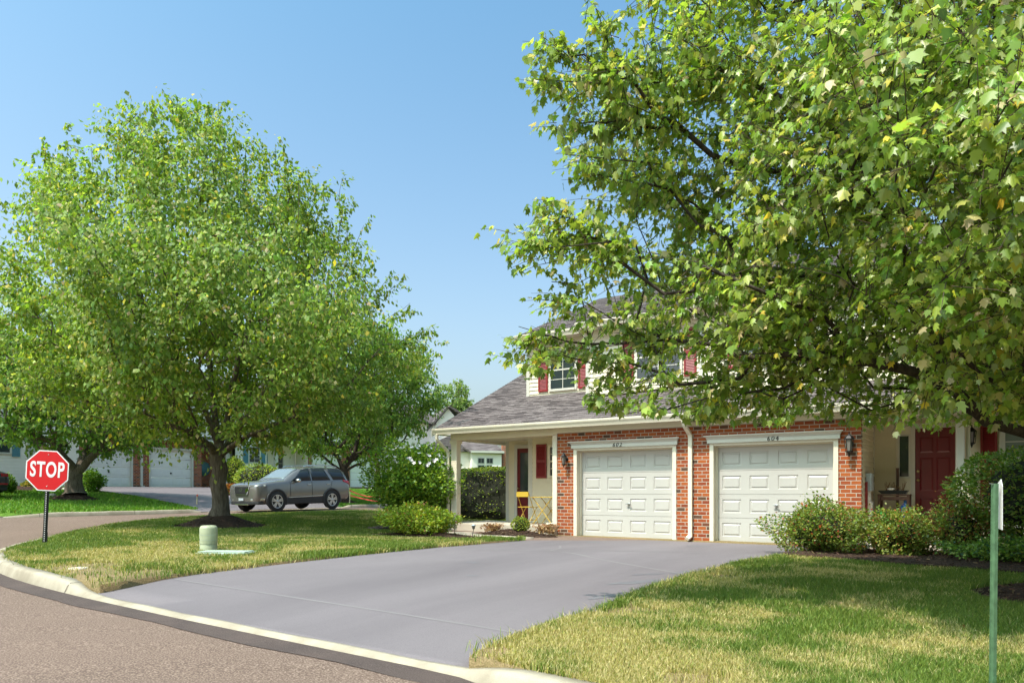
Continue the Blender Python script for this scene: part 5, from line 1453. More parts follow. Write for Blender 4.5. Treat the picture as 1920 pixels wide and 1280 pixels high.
# big clipped bush at the right edge, with bare stems below
shrub('clipped_bush', 'large clipped bush with bare lower stems at the right edge', 'bush', (9.62, -1.55), (1.22, 1.05), 1.76, 15000, .052, [(55, (.09, .17, .018), .3), (33, (.17, .25, .028), .25), (12, (.34, .33, .08), .2)], 74, under=.14, lowcut=-.8, core=.72, stems=150, vase=.5, lump=.16, flat=.12, stem_r=.010)
shrub('ground_cover', 'low dark leafy ground cover under the clipped bush', 'plant', (9.3, -2.55), (1.25, .75), .42, 7000, .050, DEEP_PAL + [(15, (.05, .12, .05), .2)], 75, stems=12, vase=.1, lump=.3)
# far side shrubs
for nm, lb, ct, px, pyb, pyt, wpx, Y, pal, sd, cr in (
    ('leafy_bush', 'bright green bush beside the tree behind the stop sign', 'bush', 173, 922, 882, 26, 33.5, BRT, 81, 0),
    ('clipped_bush', 'rounded clipped bush highest behind the front of the grey car', 'bush', 440, 905, 858, 20, 44, HED, 82, .8),
    ('clipped_bush', 'wide rounded clipped hedge behind the hood of the grey car', 'bush', 487, 922, 870, 48, 40, HED, 83, .85),
    ('barberry_bush', 'orange red barberry bush in front of the grey car', 'bush', 432, 931, 909, 12, 37, [(60, (.35, .10, .04), .3), (40, (.22, .22, .04), .3)], 84, 0),
    ('leafy_bush', 'green bush at the left edge beside the dark car', 'bush', 8, 932, 888, 21, 30.5, BRT, 85, 0),
    ('flowering_plant', 'small yellow flowering plant at the foot of the far wall', 'plant', 52, 917, 903, 10, 34, [(40, (.5, .35, .1), .3), (60, (.2, .25, .05), .3)], 86, 0),
    ('leafy_bush', 'small dark bush just left of the sign post foot', 'bush', 78, 927, 912, 13, 32, DEEP_PAL, 87, 0)):
    x, y = cam2w((px - 960) / FPX * Y, Y); s = Y / FPX
    zb = CAM[2] + (HOR - pyb) * s
    zb = min(zb, float(Gr(x, y)) + .2)
    shrub(nm, lb, ct, (x, y), (wpx * s, wpx * s * .8), CAM[2] + (HOR - pyt) * s - zb, 2600, .10, pal, sd, z0=zb, core=cr, stems=0 if cr else 14, vase=.25, lump=.12 if cr else .25)

# ------------------------------------------------------------------ stop sign
def stop_sign():
    X, Y = (89 - 960) / FPX * 13.75, 13.75
    bx, by = cam2w((83.5 - 960) / FPX * Y, Y)
    zg = float(Su(bx, by))
    t = thing('stop_sign', 'red octagonal stop sign on a short dark metal post', 'stop sign', (bx, by, zg - .05), YAW + R(6))
    # local frame: x right, -y towards the camera, leaning a little to the right
    lean = .045
    zc = CAM[2] + (HOR - 882) * Y / FPX - zg + .05
    half = .385
    def O(r, y): return [(r / math.cos(math.pi / 8) * math.cos(math.pi / 8 + math.pi / 4 * k), r / math.cos(math.pi / 8) * math.sin(math.pi / 8 + math.pi / 4 * k)) for k in range(8)]
    tilt = -R(3.2)
    def L(p, y):
        c, s_ = math.cos(tilt), math.sin(tilt)
        x, z = p[0] * c - p[1] * s_, p[0] * s_ + p[1] * c
        return (x + lean * zc, y, z + zc)
    sp = MB().prism(O(half, 0), lambda p, h: L(p, h), -.034, -.031).build('sign_panel', M_['sign_white'], t, world=False)
    MB().prism(O(half * .945, 0), lambda p, h: L(p, h), -.0365, -.0345).build('red_face', M_['stop_red'], sp, world=False)
    M = Matrix.Translation((lean * zc, -.038, zc + .008)) @ Matrix.Rotation(-tilt, 4, 'Y') @ Matrix.Rotation(R(90), 4, 'X')
    text_mesh('lettering', 'STOP', .40, M_['sign_white'], sp, M, .003, .010, 0, .60, 1.12)
    for dz in (.305, -.30):
        c = L((0.01, dz), 0)
        MB().lathe([(.011, -.0365), (.009, -.042), (.0, -.043)], (c[0], 0, c[2]), 10, 'y').build('bolt', M_['steel'], sp, world=False)
    # U channel post
    def P(z): return (lean * z, 0, z)
    pb = MB(); prof = [(-.040, .0), (-.040, -.006), (-.022, -.006), (-.016, -.028), (.016, -.028), (.022, -.006), (.040, -.006), (.040, 0), (.018, 0), (.012, -.022), (-.012, -.022), (-.018, 0)]
    zt = zc + .37
    pb.prism(prof, lambda p, h: (p[0] + lean * h, p[1], h), 0, zt)
    po = pb.build('post', M_['post_dark'], t, world=False)
    hb_ = MB()
    for i in range(24):
        z = .12 + i * .04
        if z > zc - half - .01: break
        hb_.lathe([(.0085, -.0285), (.0085, -.0292)], (lean * z, 0, z), 8, 'y')
    ho = hb_.build('punched_holes', M_['sign_white'], po, world=False)
    ho['kind'] = 'stuff'
    pb2 = MB().prism([(q[0] * 1.12, q[1] * 1.1 + .004) for q in prof], lambda p, h: (p[0] + lean * h, p[1], h), 0, .28)
    pb2.build('ground_sleeve', M_['post_dark'], t, world=False)
stop_sign()

# ------------------------------------------------------------------ utility pedestal and lid
def pedestal():
    x, y = cam2w((391 - 960) / FPX * 12.35, 12.35); z = float(lumpy(x, y))
    t = thing('utility_pedestal', 'pale green cylindrical utility pedestal on the corner lawn', 'utility box', (x, y, z))
    MB().lathe([(.140, -.05), (.140, .13), (.137, .135)], (x, y, z), 32).build('base', M_['pedestal'], t)
    h = .45
    MB().lathe([(.145, .135), (.145, h - .06), (.138, h - .03), (.12, h - .008), (.085, h), (0, h + .002)], (x, y, z), 32, cap=False).build('cover', M_['pedestal'], t)
    a = YAW - R(115)
    MB().box(x - .052, x - .043, y - .138, y - .128, z + .2, z + .235).build('lock', M_['black'], t)
    MB().lathe([(.1465, h - .16), (.1465, h - .155)], (x, y, z), 32, cap=False).lathe([(.1465, .20), (.1465, .204)], (x, y, z), 32, cap=False).build('seam_band', M_['pad_green'], t)
    # lid in the grass in front
    x2, y2 = cam2w((424 - 960) / FPX * 11.9, 11.9); z2 = float(lumpy(x2, y2))
    t2 = thing('utility_vault', 'flat pale green utility vault lid in the grass beside the pedestal', 'utility lid', (x2, y2, z2), YAW + R(-6))
    MB().box(-.43, .43, -.20, .20, -.1, .045).build('frame', M_['pad_green'], t2, bevel=.012, world=False)
    MB().box(-.40, .40, -.17, .17, .046, .062).build('lid', M_['pad_green'], t2, bevel=.008, world=False)
    # small curb box lid in a bare patch near the kerb
    x3, y3 = -1.75, -10.25; z3 = float(lumpy(x3, y3))
    t3 = thing('valve_box', 'small pale flush valve box lid in the bare patch near the kerb', 'valve box', (x3, y3, z3))
    MB().lathe([(.12, -.05), (.12, .008), (.11, .014), (0, .014)], (x3, y3, z3), 24, cap=False).build('lid', M_['slab'], t3)
pedestal()

# ------------------------------------------------------------------ green sign post at the right, its plate seen edge on
def green_post():
    x, y = cam2w((1860 - 960) / FPX * 4.2, 4.2); z = float(Su(x, y))
    t = thing('sign_post', 'green steel sign post with a narrow white plate seen edge on', 'sign post', (x, y, z - .1), YAW + R(4))
    zt = CAM[2] + (HOR - 906) * 4.2 / FPX - z + .1
    ln = .012
    prof = [(-.0215, .0), (-.0215, -.003), (-.0145, -.004), (-.010, -.020), (.010, -.020), (.0145, -.004), (.0215, -.003), (.0215, 0), (.012, 0), (.007, -.0165), (-.007, -.0165), (-.012, 0)]
    MB().prism(prof, lambda p, h: (p[0] + ln * h, p[1], h), 0, zt).build('post', M_['green_post'], t, world=False)
    # plate facing right, seen nearly edge on
    za, zb = zt - .27, zt + .015
    c = ln * zt + .023
    pl = MB().prism([(za, -.03), (zb - .03, -.03), (zb + .01, -.01), (zb - .02, .05), (za + .01, .06)], lambda p, h: (c + h + (p[1] + .03) * .36, p[1], p[0]), 0, .004).build('sign_plate', M_['sign_white'], t, world=False)
    tk = MB()
    for i in range(9):
        z0 = za + .03 + i * .028
        tk.add([(c + .0045 + .0, -.028 + .0, z0), (c + .0045 + .0295, .054, z0), (c + .0045 + .0295, .054, z0 + .014), (c + .0045, -.028, z0 + .014)], [(0, 1, 2, 3)])
    tk.build('marks', M_['grey_box'], pl, world=False, fix=False)
    MB().bar((ln * zt - .012, -.01, zt - .004), (ln * zt - .040, -.01, zt + .001), .005, .005).build('bolt', M_['steel'], t, world=False)
green_post()

# ------------------------------------------------------------------ path lights
def path_light(px, Y, label, zb, tilt=0.0):
    x, y = cam2w((px - 960) / FPX * Y, Y); z = float(Su(x, y)) + .03
    t = thing('path_light', label, 'path light', (x, y, z), 0, 'small path lights by the porch')
    h = CAM[2] + (HOR - zb) * Y / FPX - z
    MB().tube([(x - tilt, y, z - .05), (x, y, z + h * .6)], .008, 6).lathe([(.02, h * .6), (.036, h * .66), (.03, h * .66)], (x, y, z), 10).build('stake', M_['post_dark'], t)
    MB().lathe([(.03, h * .66), (.045, h * .86)], (x, y, z), 10).build('lamp_glass', M_['lamp_glass'], t)
    MB().lathe([(.055, h * .86), (.06, h * .88), (.03, h * .96), (.008, h)], (x, y, z), 10).build('cap', M_['grey_box'], t)
path_light(888, 16.6, 'small grey path light leaning on the lawn side of the concrete path', 982, .05)
path_light(852, 17.6, 'small dark path light at the foot of the porch post', 974)

# ------------------------------------------------------------------ porch furniture
def bistro():
    F = .476
    # folding table, edge on to the viewer, by the brick corner
    tx, ty = U(1024, .62), .62; 
    t = thing('bistro_table', 'yellow folding bistro table with crossed legs on the porch', 'table', (tx + .05, ty, F))
    MB().box(tx - .30, tx + .38, ty - .28, ty + .28, F + .685, F + .705).build('table_top', M_['yellow'], t, bevel=.006)
    for dy in (-.22, .22):
        MB().tube([(tx - .27, ty + dy, F), (tx + .30, ty + dy, F + .68)], .011, 7).build('leg', M_['yellow'], t)
        MB().tube([(tx + .30, ty + dy * .93, F), (tx - .27, ty + dy * .93, F + .68)], .011, 7).build('leg', M_['yellow'], t)
    def chair(cx, cy, rz, label):
        t = thing('bistro_chair', label, 'chair', (cx, cy, F), rz, 'yellow bistro chairs on the porch')
        s = MB()
        for i in range(5): s.box(-.19, .19, -.19 + i * .078, -.19 + i * .078 + .062, .435, .45)
        s.build('seat', M_['yellow'], t, world=False)
        MB().box(-.19, .19, .225, .24, .70, .83).build('backrest', M_['yellow'], t, bevel=.004, world=False)
        for sx in (-.185, .185):
            MB().tube([(sx, -.20, 0), (sx, .23, .82)], .010, 7).build('leg', M_['yellow'], t, world=False)
            MB().tube([(sx * .93, .22, 0), (sx * .93, -.17, .44)], .010, 7).build('leg', M_['yellow'], t, world=False)
        MB().tube([(-.185, -.16, .10), (.185, -.16, .10)], .008, 6).build('stretcher', M_['yellow'], t, world=False)
        return t
    chair(U(985, .30), .42, R(176), 'yellow bistro chair with its back towards the lawn, left of the table')
    chair(tx + .62, .75, R(-95), 'yellow bistro chair half hidden by the brick corner, right of the table')
bistro()

# ------------------------------------------------------------------ things by the 604 entrance
def entrance_things():
    F = .451
    yb = 1.12
    x0, x1 = U(1645, yb - .2), U(1706, yb - .2)
    zt = Z(926, (x0 + x1) / 2, yb - .2)
    t = thing('potting_bench', 'brown wooden potting bench beside the red 604 door', 'bench', ((x0 + x1) / 2, yb, F))
    MB().box(x0, x1, yb - .2, yb + .2, zt - .03, zt).build('bench_top', M_['wood'], t, bevel=.004)
    for xx in (x0 + .03, x1 - .03):
        for yy in (yb - .17, yb + .17): MB().box(xx - .025, xx + .025, yy - .025, yy + .025, F, zt - .031).build('leg', M_['wood'], t)
    MB().box(x0 + .06, x1 - .06, yb - .18, yb - .155, zt - .12, zt - .05).build('apron', M_['wood'], t)
    MB().box(x0 + .06, x1 - .06, yb - .17, yb + .17, F + .18, F + .20).build('shelf', M_['wood'], t)
    tr = thing('plant_tray', 'dark shallow plant tray with dry stems on the potting bench', 'tray', ((x0 + x1) / 2, yb, zt))
    xc = (x0 + x1) / 2
    MB().prism([(xc - .22, .005), (xc + .20, .005), (xc + .25, .075), (xc - .29, .075)], lambda p, h: (p[0], h, zt + p[1]), yb - .15, yb + .12).build('tray', M_['black'], tr)
    mb = MB(); rg = random.Random(4)
    for i in range(26):
        a = xc + rg.uniform(-.16, .18); b = yb + rg.uniform(-.1, .08)
        mb.tube([(a, b, zt + .07), (a + rg.uniform(-.08, .08), b, zt + .07 + rg.uniform(.05, .20))], .006, 4)
    mb.build('dry_stems', M_['dried'], tr)
    MB().lathe([(.03, .0), (.07, .03), (.075, .05), (.05, .055)], (xc - .05, yb - .1, zt + .07), 14).build('saucer', M_['sign_white'], tr)
    b2 = thing('wooden_post', 'tall dark red wooden post leaning behind the plant tray', 'post', (U(1683, yb + .25), yb + .25, F))
    px = U(1683, yb + .25)
    MB().box(px - .025, px + .025, yb + .22, yb + .27, F, Z(880, px, yb + .25)).box(px - .028, px + .028, yb + .217, yb + .273, Z(880, px, yb + .25), Z(877, px, yb + .25)).build('post', M_['wood'], b2, bevel=.003)
    bl = thing('blue_container', 'blue plastic container under the potting bench', 'container', (U(1697, yb - .1), yb - .1, F + .2))
    cx = U(1698, yb - .1)
    MB().lathe([(.085, .0), (.095, .05), (.09, .34), (.06, .40), (.03, .42), (.03, .46)], (cx, yb - .1, F + .21), 20).build('container_body', M_['blue'], bl)
    MB().lathe([(.034, .445), (.034, .485), (0, .49)], (cx, yb - .1, F + .21), 14, cap=False).build('cap', M_['blue'], bl)
    wc = thing('watering_can', 'bright lime green watering can by the meter boxes', 'watering can', (U(1652, .75), .75, F))
    cx = U(1654, .75)
    MB().lathe([(.09, .0), (.10, .02), (.085, .2), (.05, .26), (.05, .28)], (cx, .75, F + .20), 18).build('can_body', M_['lime'], wc)
    MB().tube([(cx + .08, .75, F + .27), (cx + .17, .75, F + .36), (cx + .21, .75, F + .44)], [.02, .015, .022], 8).build('spout', M_['lime'], wc)
    MB().tube([(cx - .05, .75, F + .46), (cx - .13, .75, F + .42), (cx - .14, .75, F + .32), (cx - .09, .75, F + .25)], .01, 8).build('handle', M_['lime'], wc)
    MB().box(cx - .12, cx + .12, .65, .85, F, F + .199).build('can_base', M_['post_dark'], wc, bevel=.01)
entrance_things()

# ------------------------------------------------------------------ stakes with tape, rocks, small far sign
def stakes():
    P = [(656, 941, 917, 36.2), (712, 943, 929, 36.0), (369.5, 942, 926, 30.5)]
    tops = []
    for i, (px, pb, pt, Y) in enumerate(P):
        x, y = cam2w((px - 960) / FPX * Y, Y); z = float(Gr(x, y)) + .13; zt = CAM[2] + (HOR - pt) * Y / FPX
        zt = max(zt, z + .35)
        lb = ['pale wooden stake with pink tape just right of the car bumper', 'pale wooden stake with pink tape by the flowering shrub', 'lone pale wooden stake left of the corner tree trunk'][i]
        t = thing('marker_stake', lb, 'stake', (x, y, z), 0, 'wooden marker stakes')
        MB().bar((x - .03, y, z - .1), (x + .02, y, zt), .045, .03).build('stake', M_['stake'], t)
        MB().bar((x + .014, y, zt - .09), (x + .018, y, zt - .01), .055, .04).build('tape_wrap', M_['pink'], t)
        tops.append(Vector((x + .015, y, zt)))
    mb = MB()
    a, b = tops[0], tops[1]
    for dz, sg in ((-.06, .10), (-.30, .03)):
        pts = [a.lerp(b, k / 8) + Vector((0, 0, dz - sg * 4 * (k / 8) * (1 - k / 8))) for k in range(9)]
        for p, q in zip(pts[:-1], pts[1:]): mb.bar(p, q, .012, .055)
    o = mb.build('barrier_tape', M_['pink'], None)
    props(o, 'pink tape strung between the two stakes at the far lawn corner', 'tape')
stakes()

def rock(px, py, Y, r, label, seed):
    x, y = cam2w((px - 960) / FPX * Y, Y); z = float(Gr(x, y)) + .14
    bm = bmesh.new(); bmesh.ops.create_icosphere(bm, subdivisions=3, radius=r)
    for v in bm.verts:
        v.co *= 1 + .35 * (float(fbm(v.co.x * 2 / r * .6 + seed, v.co.y * 2 / r * .6 + v.co.z / r, seed)) - .5); v.co.z *= .75
    me = bpy.data.meshes.new('rock'); bm.to_mesh(me); bm.free(); me.materials.append(M_['rock'])
    o = bpy.data.objects.new('rock', me); COL.objects.link(o); o.location = (x, y, z + r * .45)
    props(o, label, 'rock')
rock(98.5, 934, 30, .13, 'pale rock at the left edge of the far tree mulch', 3)
rock(122, 913, 33.5, .12, 'white rock in the mulch behind the stop sign', 5)

def lawn_sign():
    Y = 47; x, y = cam2w((931 - 960) / FPX * Y, Y); s = Y / FPX
    zc = CAM[2] + (HOR - 880) * s; zb = CAM[2] + (HOR - 905) * s
    t = thing('small_sign', 'small white sign with red marks on a black post beyond the hedge', 'sign', (x, y, zb - .6), YAW)
    MB().box(-.3, .3, -.02, .02, zc - zb + .6 - .28, zc - zb + .6 + .28).build('sign_panel', M_['sign_white'], t, world=False, bevel=.01)
    m = MB()
    for k, (a, b) in enumerate(((-.2, .2), (-.22, .22), (-.15, .15))):
        z0 = zc - zb + .6 + .14 - k * .13; m.box(a, b, -.026, -.021, z0 - .025, z0 + .025)
    m.build('red_marks', M_['pink'], t, world=False)
    MB().box(-.07, .07, .022, .09, 0, zc - zb + .6 - .2).build('post', M_['black'], t, world=False)
lawn_sign()

# ------------------------------------------------------------------ cars
M_['car_grey'] = mat_plain('grey_car_paint', (.18, .17, .16), .25, .45, .5, coat=.8)
M_['car_dark'] = mat_plain('dark_car_paint', (.030, .038, .050), .28, .4, .5, coat=.8)
M_['car_glass'] = mat_plain('car_glass', (.020, .026, .034), .14, 0, .35)
M_['cladding'] = mat_plain('black_plastic', (.018, .018, .019), .6)
M_['tyre'] = mat_plain('tyre_rubber', (.016, .016, .016), .8, bump=.2)
M_['rim'] = mat_plain('alloy_rim', (.55, .55, .54), .3, .8)
M_['rim_dark'] = mat_plain('rim_gap', (.02, .02, .02), .5)
M_['chrome'] = mat_plain('chrome', (.62, .62, .60), .18, .95)
M_['head_glass'] = mat_plain('headlight_glass', (.55, .56, .56), .08, .2, .8)
M_['tail_red'] = mat_plain('tail_light_red', (.42, .012, .016), .15, 0, .7)

def car(name, label, loc, rz, paint, ST, L, glass_parts, axles, wheel_r, suv=True):
    """x from the nose (0) to the tail (L), y to both sides; near side is -y"""
    t = thing(name, label, 'car', loc, rz)
    ST = np.array(ST)     # x, zbot, hw_sill, zmid, hw_mid, zbelt, hw_belt, zroof, hw_roof
    def at(x): return [np.interp(x, ST[:, 0], ST[:, k]) for k in range(1, 9)]
    def ring(x):
        zb, ws, zm, wm, zl, wl, zr, wr = at(x)
        return [(0, zb), (ws * .85, zb), (ws, zb + .10), (wm, zm), (wl, zl), (wl - (wl - wr) * .12, zl + (zr - zl) * .10), (wr + (wl - wr) * .10, zr - (zr - zl) * .14 if zr - zl > .2 else zr - .02), (wr * .82, zr), (0, zr + .012)]
    xs = np.unique(np.concatenate([ST[:, 0], np.linspace(.0, L, 34)]))
    vs = []; fs = []
    nr = 9
    for x in xs:
        r = ring(x)
        vs += [(x, -p[0], p[1]) for p in r] + [(x, p[0], p[1]) for p in r[1:-1]][::-1]
    n = 2 * nr - 2
    for i in range(len(xs) - 1):
        for k in range(n):
            fs.append((i * n + k, (i + 1) * n + k, (i + 1) * n + (k + 1) % n, i * n + (k + 1) % n))
    fs.append(tuple(range(n))); fs.append(tuple(range((len(xs) - 1) * n, len(xs) * n))[::-1])
    body = MB().add(vs, fs, True).build('body', paint, t, world=False)
    m = body.modifiers.new('sub', 'SUBSURF'); m.levels = 1; m.render_levels = 1
    def side(x, f, off=.008, s=-1):
        """point on the greenhouse side, f 0 belt .. 1 roof"""
        zb, ws, zm, wm, zl, wl, zr, wr = at(x)
        y = wl - (wl - wr) * (.06 + .86 * f); z = zl + (zr - zl) * (.05 + .83 * f)
        return (x, s * (y + off), z)
    def lower(x, f, off=.008, s=-1):
        """point on the lower flank, f 0 sill .. 1 belt"""
        zb, ws, zm, wm, zl, wl, zr, wr = at(x)
        z = zb + .1 + (zl - zb - .1) * f
        y = np.interp(z, [zb + .1, zm, zl], [ws, wm, wl])
        return (x, s * (y + off), z)
    def strip_panel(name, pts_fn, a, b, mat, parent, n=10, thick=.012):
        mb = MB(); lo = []; hi = []
        for s in (-1, 1):
            vs = []
            for i in range(n + 1):
                u = i / n
                vs += [pts_fn(u, 0, s), pts_fn(u, .5, s), pts_fn(u, 1, s)]
            fs = []
            for i in range(n):
                for k in range(2): fs.append((3 * i + k, 3 * i + 3 + k, 3 * i + 4 + k, 3 * i + 1 + k))
            o = MB().add(vs, fs, True).build(name, mat, parent, world=False)
            md = o.modifiers.new('thick', 'SOLIDIFY'); md.thickness = thick; md.offset = 0
    for (xb0, xb1, xt0, xt1) in glass_parts['side']:
        strip_panel('side_window', lambda u, f, s, q=(xb0, xb1, xt0, xt1): side((q[0] + (q[1] - q[0]) * u) * (1 - f) + (q[2] + (q[3] - q[2]) * u) * f, f, .006, s), 0, 1, M_['car_glass'], t)
    # windscreen and rear window follow the body between two stations
    for nm, xa, xb in (('windscreen', *glass_parts['front']), ('rear_window', *glass_parts['rear'])):
        vs = []; fs = []
        for i in range(9):
            x = xa + (xb - xa) * i / 8; zb, ws, zm, wm, zl, wl, zr, wr = at(x)
            for k in range(9):
                v = (k / 8 * 2 - 1); vs.append((x, v * wr * .86, zr + .022 - .03 * abs(v) ** 3))
        for i in range(8):
            for k in range(8): fs.append((i * 9 + k, i * 9 + k + 1, i * 9 + 10 + k, i * 9 + 9 + k))
        o = MB().add(vs, fs, True).build(nm, M_['windscreen'] if nm == 'windscreen' else M_['car_glass'], t, world=False)
        md = o.modifiers.new('thick', 'SOLIDIFY'); md.thickness = .012
    # wheels with black arches
    for ax in axles:
        for s in (-1, 1):
            zb, ws, zm, wm, zl, wl, zr, wr = at(ax)
            yo = s * (wm - .005)
            ar = MB(); na = 22; R0, R1 = wheel_r + .045, wheel_r + .125
            vs = []; fs = []
            for i in range(na + 1):
                a = R(-22) + R(224) * i / na
                for rr, yy in ((R0, .0), (R0, .035), (R1, .028), (R1 + .01, -.02)):
                    x = ax + rr * math.cos(a); z = wheel_r + rr * math.sin(a)
                    vs.append((x, yo + s * yy, max(z, zb - .02)))
            for i in range(na):
                for k in range(3): fs.append((4 * i + k, 4 * i + 4 + k, 4 * i + 5 + k, 4 * i + 1 + k))
            ar.add(vs, fs, True)
            # black disc on the flank, painting the shaded hollow of the wheel well
            ar.lathe([(0, s * .02), (R0 + .005, s * .02)], (ax, yo - s * .003, wheel_r), 28, 'y', cap=False)
            ar.build('wheel_arch', M_['cladding'], t, world=False, fix=False)
            w_ = thing('wheel', None, None, (0, 0, 0)); w_.parent = t; w_.location = (ax, yo - s * .065, wheel_r)
            W_ = wheel_r
            MB().lathe([(W_ * .70, -.10 * s), (W_ * .93, -.11 * s), (W_, -.08 * s), (W_, .08 * s), (W_ * .93, .115 * s), (W_ * .74, .105 * s), (W_ * .70, .09 * s)], (0, 0, 0), 36, 'y', cap=False).build('tyre', M_['tyre'], w_, world=False, fix=False)
            rm = MB().lathe([(W_ * .71, .095 * s), (W_ * .66, .100 * s), (W_ * .63, .06 * s)], (0, 0, 0), 36, 'y', cap=False)
            for k in range(5):
                for e in (-.17, .17):
                    a = 2 * math.pi * k / 5 + .3
                    p = (W_ * .12 * math.cos(a + e * 1.5), s * .088, W_ * .12 * math.sin(a + e * 1.5)); q = (W_ * .665 * math.cos(a + e), s * .092, W_ * .665 * math.sin(a + e))
                    rm.bar(p, q, .050, .02, up=(0, 1, 0))
            rm.lathe([(W_ * .17, s * .085), (W_ * .16, s * .105), (0, s * .108)], (0, 0, 0), 18, 'y', cap=False)
            rm.build('rim', M_['rim'], w_, world=False, fix=False)
            MB().lathe([(0, s * .03), (W_ * .70, s * .03)], (0, 0, 0), 30, 'y', cap=False).build('brake_disc', M_['rim_dark'], w_, world=False, fix=False)
    # sill cladding
    for s in (-1, 1):
        vs = []; fs = []; x0, x1 = axles[0] + wheel_r + .02, axles[1] - wheel_r - .02
        for i in range(13):
            x = x0 + (x1 - x0) * i / 12
            p = [lower(x, .0, .0, s), lower(x, .0, .022, s), lower(x, .16, .022, s), lower(x, .20, .004, s)]
            p[0] = (x, s * (abs(p[0][1]) - .10), p[0][2] - .11); p[1] = (x, p[1][1], p[1][2] - .07)
            vs += p
        for i in range(12):
            for k in range(3): fs.append((4 * i + k, 4 * i + 4 + k, 4 * i + 5 + k, 4 * i + 1 + k))
        MB().add(vs, fs, False).build('sill', M_['cladding'], t, world=False, fix=False)
    return t, at, side, lower
M_['windscreen'] = mat_plain('windscreen_glass', (.16, .19, .20), .03, 0, 1.0)

